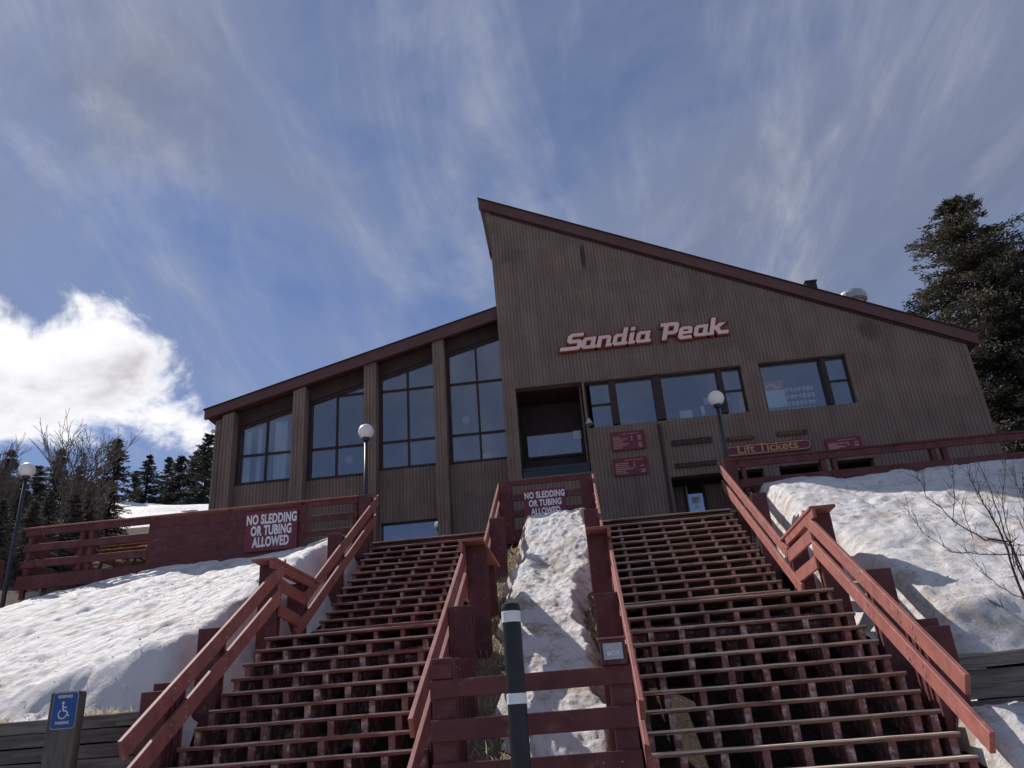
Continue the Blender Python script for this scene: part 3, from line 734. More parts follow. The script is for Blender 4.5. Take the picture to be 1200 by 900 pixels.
# pendant globes inside
def pendant(px, py, Y, label, r=.17):
    p = at(px, py, Y); t = thing('pendant_lamp', label, 'lamp', tuple(p), 'pendant globes inside the lodge')
    MB().lathe([(.02, -r)] + [(r*math.sin(a), -r*math.cos(a)) for a in [k*math.pi/10 for k in range(1, 10)]] + [(.02, r)], p, 16).build('globe', M['globe'], t, True)
    top = min(ceil_(p.x)-.3, p.z+3) if p.x < wx0 else 11.14
    if top > p.z+r: MB().tube([(p.x, p.y, p.z+r), (p.x, p.y, top)], .012, 6).build('cord', M['black'], t)
pendant(409.5, 539.5, YG+1.6, 'white pendant globe behind the second window bay of the left wing', .16)
pendant(546.5, 493, YG+1.6, 'white pendant globe high behind the last window bay of the left wing', .15)
pendant(571, 535.5, YG+1.6, 'white pendant globe low behind the last window bay, near its sill', .17)
pendant(759.5, 449, YF+1.4, 'white pendant globe behind the large pane left of the thick mullion', .13)

# ---- small things on the front wall
hp = at(690, 496, YF)
fl = thing('flood_light', 'small grey horn-shaped flood light beside the balcony opening', 'lamp', (hp.x, YF-.04, hp.z))
MB().lathe([(.03, .10), (.05, .06), (.10, -.04), (.12, -.10), (.10, -.10), (.07, -.05)], (hp.x, YF-.16, hp.z), 16).build('shade', M['palegrey'], fl, True)
MB().tube([(hp.x, YF-.035, hp.z+.13), (hp.x, YF-.16, hp.z+.12)], .018, 8).build('bracket', M['metalpole'], fl)
a, b = at(772, 497, YF-.06), at(787, 603, YF-.06)
dp = MB().tube([(a.x, YF-.07, a.z), (a.x, YF-.07, DECK+.02)], .035, 10).build('downpipe', M['frame'])
tag(dp, 'thin dark downpipe running down the lodge wall beside the menu boards', 'pipe')
def board(name, label, cat, p0, p1, y, mat, th=.04, round_=.0, border=None):
    """flat board between two opposite pixel-measured corners on the wall"""
    c0, c1 = at(*p0, YF), at(*p1, YF); x0, x1 = c0.x, c1.x; z0, z1 = min(c0.z, c1.z), max(c0.z, c1.z)
    t = thing(name, label, cat, ((x0+x1)/2, y, z0))
    def outline(d):
        r = max(.001, min(round_, (z1-z0)/2-.002)-d); P = []
        for cx, cz, a0 in ((x1-d-r, z1-d-r, 0), (x0+d+r, z1-d-r, 90), (x0+d+r, z0+d+r, 180), (x1-d-r, z0+d+r, 270)):
            for k in range(7): 
                a = math.radians(a0+k*15); P.append((cx+r*math.cos(a), cz+r*math.sin(a)))
        return P
    MB().prism_y(outline(0), y-th, y).build('board', M[mat], t)
    if border:
        mb = MB(); A, B = outline(border[1]), outline(border[1]+border[2]); n = len(A)
        for i in range(n):
            j = (i+1) % n
            mb.prism_y([A[i], A[j], B[j], B[i]], y-th-.008, y-th-.001)
        mb.build('border', M[border[0]], t)
    return t, x0, x1, z0, z1
yw = YF-.036
lt, x0, x1, z0, z1 = board('ticket_sign', 'long rounded maroon sign reading Lift Tickets above the ticket windows', 'sign', (850, 537.5), (949, 514.5), yw, 'signred', .05, .24, ('pinkline', .03, .025))
tm = text_mesh('Lift Tickets', .33, .012, 0, .006, 1.12)
put_text('lettering', tm, M['gold'], lt, ((x0+x1)/2-.02, yw-.064, (z0+z1)/2+.01))
for i, (p0, p1, lab) in enumerate((((851, 518.5), (883, 510.5), 'left one of two small oval signs above the Lift Tickets sign'), ((909, 512.5), (945, 503.5), 'right one of two small oval signs above the Lift Tickets sign'))):
    t, a0, a1, b0, b1 = board('oval_sign', lab, 'sign', p0, p1, yw, 'frame', .03, .085, ('gold2', .008, .010))
    mb = MB(); r = random.Random(i)
    for row in range(2):
        x = a0+.10
        while x < a1-.12:
            w = r.uniform(.03, .08); mb.box(x, min(x+w, a1-.1), yw-.036, yw-.031, b0+.05+row*.075, b0+.092+row*.075); x += w+.018
    tag(mb.build('lettering', M['gold2'], t), kind='stuff')
def menu(label, p0, p1, seed, mat='pinkline', rows=7):
    t, a0, a1, b0, b1 = board('menu_board', label, 'sign', p0, p1, yw, 'signred', .035, .04, ('letterback', .0, .022)); r = random.Random(seed)
    mb = MB(); H = b1-b0; L = a1-a0
    x = a0+L*.35
    while x < a1-L*.15: w = r.uniform(.02, .06); mb.box(x, x+w, yw-.040, yw-.0365, b1-.085, b1-.062); x += w+.015
    for k in range(rows):
        z = b1-.16-(H-.22)*k/(rows-1)*.95; x = a0+.07; e = a0+L*r.uniform(.25, .55)
        while x < e: w = r.uniform(.025, .07); mb.box(x, x+w, yw-.040, yw-.0365, z-.014, z+.014); x += w+.013
        if r.random() < .85: mb.box(a1-.20, a1-.20+r.uniform(.08, .13), yw-.040, yw-.0365, z-.015, z+.015)
        if k < 3: mb.box(a0+L*.6, a0+L*.6+.04, yw-.040, yw-.0365, z-.017, z+.017)
    tag(mb.build('print', M[mat], t), kind='stuff'); return t
menu('upper maroon price board on the wall below the first window', (717, 530), (754, 504.5), 1)
menu('lower maroon price board with faint print below the first window', (720, 559.5), (757.5, 535), 2, 'pinkline', 6)
menu('small maroon price board right of the Lift Tickets sign', (969, 530.5), (1007, 511.5), 3, 'pinkline', 5)
for p0, p1, lab in (((787.5, 523.5), (833, 512.5), 'upper blank brown board bolted to the wall above the door'), ((791.5, 549.5), (840, 539.5), 'lower blank brown board bolted to the wall above the door')):
    t, a0, a1, b0, b1 = board('blank_board', lab, 'board', p0, p1, yw, 'frame', .035, .005)
    for q in (.2, .8): MB().lathe([(.012, 0), (.012, .01)], (a0+(a1-a0)*q, yw-.042, (b0+b1)/2), 8).build('bolt', M['palegrey'], t)
# roof plant
c = at(950, 338, YF+1.2); t = thing('chimney', 'small dark square chimney poking over the roof edge', 'chimney', (c.x, YF+1.2, rooftop(c.x)+.2))
MB().box(c.x-.16, c.x+.16, YF+1.04, YF+1.36, rooftop(c.x)+.1, az(950, 333, YF+1.2)).build('flue', M['black'], t)
MB().box(c.x-.19, c.x+.19, YF+1.01, YF+1.39, az(950, 333, YF+1.2)+.002, az(950, 333, YF+1.2)+.05).build('cap', M['metalpole'], t)
c = at(1000, 352, YF+1.6); zt = az(1000, 343, YF+1.6)
t = thing('roof_vent', 'round galvanised vent hood on the roof beside the dark chimney', 'vent', (c.x, YF+1.6, rooftop(c.x)+.2))
MB().lathe([(.30, rooftop(c.x)+.0-zt), (.30, -.32)], (c.x, YF+1.6, zt), 20).build('stack', M['palegrey'], t, False)
MB().lathe([(.36, -.36), (.42, -.32), (.42, -.14), (.36, -.03), (.15, 0)], (c.x, YF+1.6, zt), 24).build('hood', M['palegrey'], t, False)

# ---- raised letters on the wall
GL = {
 'S': (.86, [[(.90,.98),(.24,.98),(.06,.84),(.06,.55),(.22,.40),(.66,.40),(.66,.20),(-.22,.20),(-.22,.0),(.78,.0),(.92,.13),(.92,.46),(.76,.60),(.32,.60),(.32,.78),(.90,.78)]]),
 'a': (.78, [[(.12,0),(0,.12),(0,.54),(.12,.66),(.72,.66),(.72,.17),(.82,.17),(.82,0)],[(.23,.17),(.48,.17),(.48,.49),(.23,.49)]]),
 'n': (.78, [[(0,0),(0,.66),(.60,.66),(.72,.54),(.72,.17),(.82,.17),(.82,0),(.49,0),(.49,.48),(.23,.48),(.23,0)]]),
 'd': (.78, [[(.12,0),(0,.12),(0,.54),(.12,.66),(.48,.66),(.48,1.0),(.72,1.0),(.72,.17),(.82,.17),(.82,0)],[(.23,.17),(.48,.17),(.48,.49),(.23,.49)]]),
 'i': (.36, [[(.04,0),(.04,.66),(.28,.66),(.28,.17),(.38,.17),(.38,0)],[(.04,.77),(.28,.77),(.28,.98),(.04,.98)]]),
 'P': (.90, [[(.10,0),(.10,.80),(-.10,.80),(-.10,1),(.76,1),(.90,.88),(.90,.42),(.76,.30),(.35,.30),(.35,0)],[(.35,.49),(.65,.49),(.65,.80),(.35,.80)]]),
 'e': (.76, [[(.14,-.06),(0,.08),(0,.54),(.12,.66),(.58,.66),(.72,.54),(.72,.23),(.23,.23),(.23,.12),(.70,.12),(.76,-.06)],[(.23,.38),(.49,.38),(.49,.50),(.23,.50)]]),
 'k': (.95, [[(0,0),(0,1),(.24,1),(.24,.46),(.46,.66),(.78,.66),(.50,.38),(.62,.20),(1.02,.20),(1.02,0),(.50,0),(.28,.30),(.24,.28),(.24,0)]]),
}
def glyph(ch, h, off, ext):
    cu = bpy.data.curves.new('g', 'CURVE'); cu.dimensions = '2D'; cu.fill_mode = 'BOTH'; cu.extrude = ext; cu.offset = off
    for loop in GL[ch][1]:
        sp = cu.splines.new('POLY'); sp.points.add(len(loop)-1); sp.use_cyclic_u = True
        for q, (x, y) in zip(sp.points, loop): q.co = ((x+y*.30)*h, y*h, 0, 1)
    o = bpy.data.objects.new('g', cu); col.objects.link(o); bpy.context.view_layer.update()
    me = bpy.data.meshes.new_from_object(o.evaluated_get(bpy.context.evaluated_depsgraph_get()))
    bpy.data.objects.remove(o); bpy.data.curves.remove(cu)
    for v in me.vertices: v.co = Vector((v.co.x, -v.co.z, v.co.y))
    me.materials.clear(); return me
sA, sB = at(657, 414, YF), at(853, 391, YF)
ns = thing('name_sign', 'raised pale pink italic letters with dark red edges spelling Sandia Peak', 'sign', (sA.x, YF-.04, sA.z))
H = .555; x = at(661, 413.5, YF).x; zb = at(700, 409.5, YF).z
tot = sum(GL[c][0] for c in 'SandiaPeak')+.03*8
span = at(842, 393, YF).x - x
kx_ = (span - .78*H)/(tot*H) if False else 1.0
for ch in 'Sandia Peak':
    if ch == ' ': x = at(773, 402, YF).x; continue
    o = put_text('letter', glyph(ch, H, 0, .025), M['letter'], ns, (x, YF-.125, zb))
    put_text('letter_backing', glyph(ch, H, .045, .03), M['letterback'], o, (x, YF-.068, zb))
    x += (GL[ch][0]+.055)*H

# ------------------------------------------------------------------ the two stairways
LR = .1903; LANDZ = 3.155
UPY, UR = 13.6213, .18914
def lowk(k): return LOWY+TR*k, LOWZ+LR*k
def upk(k): return UPY+TR*k, LANDZ+UR*(k+3)
def S_low(Y): return LOWZ+(Y-LOWY)*SL
def S_up(Y): return 3.68435+(Y-UPY)*SL
def board_mesh(name, L, D, T, seed, mat):
    """one plank along X with slightly worn, uneven front edge"""
    r = random.Random(seed); n = 9; P = []; F = []
    for i in range(n+1):
        x = -L/2+L*i/n; w = r.uniform(-.006, .006); s = r.uniform(-.004, .003)
        for y, z in ((w, -T), (w-.002, -T*.45), (w+.006, s), (D, s*.5), (D, -T)): P.append((x, y, z))
    for i in range(n):
        for j in range(5): F.append((i*5+j, (i+1)*5+j, (i+1)*5+(j+1) % 5, i*5+(j+1) % 5))
    F += [(4, 3, 2, 1, 0), tuple(n*5+j for j in range(5))]
    me = bpy.data.meshes.new(name); me.from_pydata(P, [], F); me.update()
    bm = bmesh.new(); bm.from_mesh(me); bmesh.ops.recalc_face_normals(bm, faces=bm.faces); bm.to_mesh(me); bm.free()
    me.materials.append(mat); return me
def sawtooth(kf, k0, k1, T=.042, inset=.03):
    pts = []
    for k in range(k0, k1+1):
        Y, z = kf(k); zp = kf(k-1)[1]
        pts += [(Y+inset, zp-T-.001), (Y+inset, z-T-.001)]
    Ye, ze = kf(k1); pts.append((Ye+TR+inset, ze-T-.001))
    Yb, zb_ = kf(k0); d = .30
    pts += [(Ye+TR+inset, ze-T-d), (Yb+inset+.02, kf(k0-1)[1]-T-d*.6)]
    return pts
def post(parent, x0, x1, Y, zt, zb, name='post', dp=.19):
    mb = MB(); c = .02
    mb.box(x0, x1, Y-dp/2, Y-dp/2+.045, zb, zt).box(x0, x1, Y+dp/2-.045, Y+dp/2, zb, zt+rnd.uniform(-.02, .0))
    mb.box(x0+c, x1-c, Y-dp/2+.046, Y+dp/2-.046, zb, zt-.03)
    return mb.build(name, M['maroon'], parent, bevel=.004)
def sl_board(parent, X, f, top, h, Ya, Yb, name='handrail', w=.048):
    lean = .10                                     # square-cut ends
    mb = MB().prism_x([(Ya+lean, f(Ya+lean)+top-h), (Yb, f(Yb)+top-h), (Yb, f(Yb)+top), (Ya, f(Ya)+top)], X-w/2, X+w/2)
    return mb.build(name, M['rail'], parent, bevel=.006)
def bolts(h, X, f, top, ys, out):
    mb = MB()
    for Y in ys:
        for dz in (-.06, -.16):
            z = f(Y)+top+dz; x = X-out*.024
            P = [(x-out*(.010 if k else 0), Y+.014*math.cos(a*1.0472), z+.014*math.sin(a*1.0472)) for k in (0, 1) for a in range(6)]
            mb.poly(P, [tuple(range(5, -1, -1)), tuple(range(6, 12))] + [(a, (a+1) % 6, 6+(a+1) % 6, 6+a) for a in range(6)])
    tag(mb.build('bolt', M['palegrey'], h), kind='stuff')
def railing(st, Xl, Xu, out):
    """rails at Xl (lower flight) / Xu (upper flight); posts stand on the 'out' side"""
    for X, f, hs, Y in ((Xl, S_low, (.72, .36), ((7.72, 11.66), (7.56, 11.50))), (Xu, S_up, (.85, .48), ((12.93, 17.62), (12.52, 17.42)))):
        for h, (a, b) in zip(hs, Y):
            bolts(sl_board(st, X, f, h, .225, a, b), X, f, h, [q for q in (8.62, 8.92, 9.8, 11.5, 13.1, 15.06, 17.2) if a < q < b], out)
    e = out*.026
    Xm = (Xl+Xu)/2
    for z1, z0, Ya, Yb, nm in ((4.06, 3.88, 11.46, 12.96, 'level_rail'), (3.69, 3.51, 11.5, 12.74, 'level_rail')):
        P = [(Xl-.02, Ya), (Xl+.02, Ya), (Xu+.02, Yb), (Xu-.02, Yb)]
        MB().prism_z(P, z0, z1).build(nm, M['rail'], st, bevel=.005)
    xa, xb = Xl-out*.04, Xl+out*.315
    MB().box(min(xa, xb), max(xa, xb), 11.16, 13.2, 4.262, 4.305).build('cap_board', M['rail'], st, bevel=.006)
    MB().box(Xl-.022, Xl+.022, 11.12, 12.92, 4.14, 4.26).build('level_rail', M['rail'], st)
    for Y, zt in ((8.66, 2.38), (8.90, 2.48), (9.82, 3.16), (11.56, 4.258), (13.08, 4.258), (15.08, 5.56), (17.22, 6.94)):
        X = Xl if Y < 12 else Xu
        a, b = X+out*.030, X+out*.31
        zb = max(0, float(stair_line(Y))-1.5)
        post(st, min(a, b), max(a, b), Y, zt, zb)
def staircase(label, lx0, lx1, ux0, ux1, lstr, ustr, rails, tmat):
    st = thing('wooden_staircase', label, 'staircase', ((lx0+lx1)/2, 7.5, 0))
    L0 = wloc(st)
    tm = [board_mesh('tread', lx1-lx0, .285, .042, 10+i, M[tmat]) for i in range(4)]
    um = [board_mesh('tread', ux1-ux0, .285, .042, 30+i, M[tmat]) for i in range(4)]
    for k in range(-7, 9):
        Y, z = lowk(k); o = link('tread', tm[k % 4], None, st, ((lx0+lx1)/2-L0[0]+rnd.uniform(-.02, .02), Y-L0[1]+rnd.uniform(-.006, .006), z-L0[2]+rnd.uniform(-.005, .004))); o.rotation_euler = (rnd.uniform(-.012, .012), rnd.uniform(-.0025, .0025), rnd.uniform(-.002, .002))
    n = 7
    for i in range(n):
        D = (13.01-10.9007)/n; a = 10.9007+i*D
        link('landing_plank', tm[i % 4], None, st, ((lx0+lx1)/2-L0[0], a-L0[1], LANDZ-L0[2]+rnd.uniform(-.003, .003)))
    for k in range(-2, 12):
        Y, z = upk(k); o = link('tread', um[k % 4], None, st, ((ux0+ux1)/2-L0[0]+rnd.uniform(-.02, .02), Y-L0[1]+rnd.uniform(-.006, .006), z-L0[2]+rnd.uniform(-.005, .004))); o.rotation_euler = (rnd.uniform(-.012, .012), rnd.uniform(-.0025, .0025), rnd.uniform(-.002, .002))
    mb = MB().prism_x(sawtooth(lowk, -6, 8), -.035, .035).build('stringer', M['stringer'], None); ml = mb.data; bpy.data.objects.remove(mb)
    mb = MB().prism_x(sawtooth(upk, -2, 10), -.032, .032).build('stringer', M['stringer'], None); mu = mb.data; bpy.data.objects.remove(mb)
    for x in lstr: link('stringer', ml, None, st, (x-L0[0], -L0[1], -L0[2]))
    for x in ustr: link('stringer', mu, None, st, (x-L0[0], -L0[1], -L0[2]))
    mj = MB().box(-.025, .025, 10.94, 13.03, LANDZ-.26, LANDZ-.05).build('joist', M['stringer'], None); md = mj.data; bpy.data.objects.remove(mj)
    for x in lstr: link('joist', md, None, st, (x-L0[0], -L0[1], -L0[2]))
    for Y, z in ((11.15, LANDZ-.27), (12.8, LANDZ-.27), (16.6, 5.0), (8.6, 1.0)):
        MB().box(lx0+.1, lx1-.1, Y-.07, Y+.07, z-.2, z-.002).build('cross_beam', M['stringer'], st)
    for X in (lx0+.3, (lx0+lx1)/2, lx1-.3):
        for Y, z in ((11.15, LANDZ-.48), (12.8, LANDZ-.48)):
            MB().box(X-.07, X+.07, Y-.07, Y+.07, z-1.3, z).build('support_post', M['stringer'], st)
    for a in rails: railing(st, *a)
    return st
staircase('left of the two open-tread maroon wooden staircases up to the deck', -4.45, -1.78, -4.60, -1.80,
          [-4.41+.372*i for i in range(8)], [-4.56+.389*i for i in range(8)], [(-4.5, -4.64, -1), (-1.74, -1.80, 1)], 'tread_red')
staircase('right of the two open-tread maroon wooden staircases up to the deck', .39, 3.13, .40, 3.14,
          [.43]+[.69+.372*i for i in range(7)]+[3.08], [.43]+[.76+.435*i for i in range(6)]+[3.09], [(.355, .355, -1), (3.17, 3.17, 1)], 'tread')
# loose baluster straps on the sunny outer rail are the post flanks themselves

# ------------------------------------------------------------------ fences
def fence_boards(t, x0, x1, y, zs, name='rail_board', th=.045):
    for z1, z0 in zs: MB().box(x0, x1, y-th, y, z0, z1).build(name, M['maroon'], t, bevel=.005)
# front fence across the foot of the snow ridge
YB = 7.66
t = thing('foot_fence', 'low maroon board fence across the foot of the snow ridge between the stairs', 'fence', (-.6, YB, 0))
fence_boards(t, -1.53, .30, YB, [(2.19, 2.035), (1.855, 1.675), (1.50, 1.33), (1.10, .93)])
for X, zt in ((-1.42, az(520, 771, YB)), (.19, 2.16)):
    MB().box(X-.10, X+.10, YB+.004, YB+.12, 0, zt).build('post', M['maroon'], t, bevel=.006)
MB().box(-1.52, -1.33, YB-.05, YB+.002, 2.20, az(520, 779, YB)).build('post_block', M['maroon'], t)
# notice box
nb = thing('notice_box', 'small maroon box with a grey BOX notice on the right fence post', 'box', (.14, YB, 2.2))
c0, c1 = at(705.5, 780, YB-.1), at(731.5, 747, YB-.1)
MB().box(c0.x, c1.x, YB-.17, YB+.0, 2.195, c1.z-.012).build('case', M['maroon'], nb, bevel=.004)
MB().box(c0.x-.012, c1.x+.012, YB-.185, YB+.01, c1.z-.010, c1.z+.008).build('lid', M['rail'], nb)
MB().box(c0.x+.025, c1.x-.03, YB-.178, YB-.171, 2.235, c1.z-.045).build('notice', M['noticegrey'], nb)
put_text('lettering', text_mesh('BOX', .055, .001, 0, .001), M['white'], nb, ((c0.x+c1.x)/2, YB-.180, 2.285))
mb = MB(); x = c0.x+.045
for w in (.012, .016, .010, .016, .012, .016, .013, .014):
    mb.box(x, x+w, YB-.1795, YB-.1782, 2.325, 2.352); x += w+.005
mb.build('faint_print', M['palegrey'], nb)

# deck fences
YD = 17.16
def deck_posts(t, xs, zt=6.87, zb=5.3, y=YD, w=.10, mat='maroon'):
    for x in xs: MB().box(x-w/2, x+w/2, y+.003, y+.13, zb, zt).build('post', M[mat], t, bevel=.006)
t = thing('deck_fence', 'maroon board fence on the deck edge between the two stair tops', 'fence', (-.7, YD, DECK))
fence_boards(t, -1.46, .04, YD, [(6.93, 6.80), (6.60, 6.45), (6.25, 6.08)])
t = thing('deck_fence', 'maroon two-rail fence along the deck above the right snow bank', 'fence', (8, YD, DECK))
x = 3.5
fence_boards(t, 3.49, 5.42, YD, [(6.87, 6.72), (6.45, 6.27)]); fence_boards(t, 5.424, 7.76, YD, [(6.87, 6.72), (6.45, 6.27)]); fence_boards(t, 7.764, 15, YD, [(6.87, 6.72), (6.45, 6.27)])
MB().box(3.45, 15.05, YD-.07, YD+.15, 6.872, 6.91).build('cap_board', M['maroon'], t)
deck_posts(t, (3.62, 5.32, 5.56, 7.64, 7.88, 10.0, 10.24, 12.4, 14.8))
t = thing('deck_fence', 'maroon fence with a solid panel above the left snow bank', 'fence', (-8, YD, DECK))
fence_boards(t, -6.165, -4.98, YD, [(6.90, 6.77), (6.57, 6.42), (6.23, 6.08)])
n = 6; 
for i in range(n):                                  # the solid part is made of wide boards
    h = (6.85-5.55)/n; z0 = 5.55+i*h
    MB().box(-9.86, -6.17, YD-.042+rnd.uniform(-.004, .004), YD, z0+.002, z0+h-.002).build('panel_board', M['maroon'], t)
MB().box(-12.92, -4.97, YD-.08, YD+.16, 6.902, 6.935).build('cap_board', M['rail'], t, bevel=.004)
fence_boards(t, -12.86, -9.864, YD, [(6.89, 6.75), (6.54, 6.38), (6.17, 6.0), (5.80, 5.52)])
deck_posts(t, (-12.76, -11.5, -11.28, -9.75, -8.0, -6.28, -5.05))
t = thing('deck_fence', 'maroon fence running back along the far left side of the deck', 'fence', (-13.1, 19.5, DECK))
for z1, z0 in ((6.89, 6.75), (6.54, 6.38), (6.17, 6.0)): MB().box(-12.90, -12.85, 17.3, 22.5, z0, z1).build('rail_board', M['maroon'], t)
for y in (19.0, 20.8, 22.4): MB().box(-12.846, -12.74, y, y+.1, DECK+.003, 6.87).build('post', M['maroon'], t)
t = thing('corner_fence', 'short lower maroon fence at the left edge below the deck corner', 'fence', (-13.5, 16.6, 4.6))
for x in (-12.98, -14.3): MB().box(x-.09, x+.09, 16.5, 16.66, 4.2, 6.08).build('post', M['maroon'], t, bevel=.006)
for z1, z0 in ((6.03, 5.86), (5.6, 5.4)): MB().box(-14.9, -12.94, 16.44, 16.495, z0, z1).build('rail_board', M['maroon'], t)

def sled_sign(label, x0, x1, y, z0, z1, size, xs, offs):
    t = thing('warning_sign', label, 'sign', ((x0+x1)/2, y, z0))
    MB().box(x0, x1, y-.022, y, z0, z1).build('board', M['signred'], t, bevel=.003)
    H = z1-z0
    for i, s in enumerate(('NO SLEDDING', 'OR TUBING', 'ALLOWED')):
        put_text('lettering', text_mesh(s, size, .003, 0, offs, xs, chs=1.07), M['white'], t, ((x0+x1)/2+.01, y-.027, z1-H*(.22+.285*i)))
    return t
sled_sign('large red and white NO SLEDDING OR TUBING ALLOWED sign on the solid fence panel', -7.55, -6.34, YD-.085, 5.86, 6.77, .30, .56, .012)
sx0, sx1 = ax(614, 590, YD-.06), ax(663, 588, YD-.06)
sled_sign('smaller NO SLEDDING OR TUBING ALLOWED sign half buried behind the snow ridge', sx0, sx1, YD-.055, az(640, 607, YD), az(637, 573.5, YD), .195, .66, .008)

# ------------------------------------------------------------------ lamps, bollard, parking sign
def lamp(px, py, Y, label, zb=DECK, r=.19):
    p = at(px, py, Y); t = thing('lamp_post', label, 'lamp post', (p.x, p.y, zb), 'globe lamps on the deck')
    MB().tube([(p.x, p.y, zb), (p.x, p.y, p.z-r*1.02)], [.055, .042], 12).build('pole', M['metalpole'], t, True)
    MB().lathe([(.05, -.06), (.085, -.02), (.10, .03), (.06, .035)], (p.x, p.y, p.z-r), 16).build('collar', M['metalpole'], t, True)
    MB().lathe([(r*math.sin(k*math.pi/16), -r*math.cos(k*math.pi/16)) for k in range(1, 16)], (p.x, p.y, p.z), 28).build('globe', M['globe'], t, True)
    MB().lathe([(.11, 0), (.11, .02), (.06, .05)], (p.x, p.y, zb+.001), 16).build('base_plate', M['metalpole'], t)
lamp(429, 506, 17.75, 'globe lamp post at the top of the left staircase')
lamp(839, 467, 17.75, 'globe lamp post in front of the lodge windows by the right staircase')
lamp(32, 551, 17.75, 'globe lamp post at the far left end of the deck by the trees', 4.0)

p = at(598, 707, 6.0); R = .068
t = thing('marker_post', 'black marker post with two white bands in front of the fence', 'bollard', (p.x, 6.0, 0))
prof = [(R, 0), (R, p.z-.03), (R*.93, p.z-.008), (R*.6, p.z)]
MB().lathe(prof, (p.x, 6.0, 0), 24).build('post', M['black'], t, False)
for ya, yb_ in ((717, 730), (813.5, 826)):
    za, zb2 = az(597, ya, 6.0), az(597, yb_, 6.0)
    MB().lathe([(R+.0015, zb2), (R+.003, zb2+.003), (R+.003, za-.003), (R+.0015, za)], (p.x, 6.0, 0), 24).build('white_band', M['white'], t, False)

YS = 8.3
c0, c1 = at(56.5, 854, YS), at(92.5, 812, YS)
xc = (at(63, 830, YS).x+at(88, 830, YS).x)/2; hw = .125; zt = az(78, 811.5, YS); zb2 = az(72, 853.5, YS)
t = thing('parking_sign', 'blue accessible parking sign on a grey wooden post by the timber wall', 'sign', (xc, YS, 0))
MB().box(xc-.02-.16, xc-.02+.155, YS+.012, YS+.15, 0, zt+.012).build('post', M['postwood'], t, bevel=.012)
def rrect(x0, x1, z0, z1, r):
    P = []
    for cx, cz, a0 in ((x1-r, z1-r, 0), (x0+r, z1-r, 90), (x0+r, z0+r, 180), (x1-r, z0+r, 270)):
        for k in range(5): a = math.radians(a0+k*22.5); P.append((cx+r*math.cos(a), cz+r*math.sin(a)))
    return P
MB().prism_y(rrect(xc-hw-.008, xc+hw+.008, zb2-.008, zt+.004, .03), YS+.004, YS+.0105).build('edge', M['palegrey'], t)
pl = MB().prism_y(rrect(xc-hw, xc+hw, zb2, zt-.004, .025), YS-.002, YS+.003).build('plate', M['blue'], t)
y0, y1 = YS-.006, YS-.0035; zc = (zb2+zt)/2-.01; s = (zt-zb2)/.44
def lin(mb, P, w):
    for a, b in zip(P[:-1], P[1:]):
        d = Vector((b[0]-a[0], b[1]-a[1])); n = Vector((-d.y, d.x)).normalized()*w/2
        mb.prism_y([(a[0]+n.x, a[1]+n.y), (a[0]-n.x, a[1]-n.y), (b[0]-n.x, b[1]-n.y), (b[0]+n.x, b[1]+n.y)], y0, y1)
mb = MB(); q = lambda u, v: (xc+u*s, zc+v*s)
mb.prism_y([(q(-.02, .105)[0]+.017*s*math.cos(a*.6283), q(0, .105)[1]+.017*s*math.sin(a*.6283)) for a in range(10)], y0, y1)
lin(mb, [q(-.018, .082), q(-.010, .012)], .022*s); lin(mb, [q(-.012, .050), q(.036, .046)], .014*s)
lin(mb, [q(-.010, .006), q(.040, .002)], .018*s); lin(mb, [q(.042, .0), q(.062, -.056)], .017*s); lin(mb, [q(.062, -.060), q(.085, -.052)], .014*s)
lin(mb, [q(-.012+.058*math.cos(math.radians(a)), -.035+.055*math.sin(math.radians(a))) for a in range(120, 351, 23)], .013*s)
mb.build('wheelchair_symbol', M['white'], t)
put_text('lettering', text_mesh('RESERVED', .046*s*1.1, .001, 0, .001, .9), M['white'], t, (xc, y0, zt-.04))
put_text('lettering', text_mesh('PARKING', .046*s*1.1, .001, 0, .001, .9), M['white'], t, (xc, y0, zb2+.05))

# ------------------------------------------------------------------ rocks under the stairs, dead grass
def rock_mesh(seed):
    bm = bmesh.new(); bmesh.ops.create_icosphere(bm, subdivisions=3, radius=1)
    for v in bm.verts:
        n = mnoise.fractal(v.co*1.3+Vector((seed*7.1, 3, 1)), .9, 2.2, 4)
        v.co *= .85+.35*n; v.co.z *= .75
        v.co = Vector([math.floor(c*5+.5)/5*.35+c*.65 for c in v.co])
    me = bpy.data.meshes.new('boulder'); bm.to_mesh(me); bm.free(); me.materials.append(M['rock']); return me
rks = [(-4.02, 9.55, .24, 'pale boulder under the left staircase, nearest its outer rail'), (-3.55, 9.95, .30, 'large pale boulder lying under the middle treads of the left staircase'),
       (-3.05, 10.1, .20, 'small pale boulder under the left staircase, right of the large one'), (-3.6, 8.7, .20, 'tan boulder under the lower treads of the left staircase'),
       (.62, 8.7, .20, 'tan boulder under the right staircase beside its inner rail'), (-4.2, 10.35, .28, 'pale boulder high under the left staircase near its landing')]
for i, (x, y, s, lab) in enumerate(rks):
    o = link('boulder', rock_mesh(i), None, None, (x, y, float(stair_line(y))-.92+s*.5)); o.scale = (s*1.2, s, s*1.25); o.rotation_euler = (0, 0, i*1.3)
    tag(o, lab, 'rock', 'boulders under the stairs')
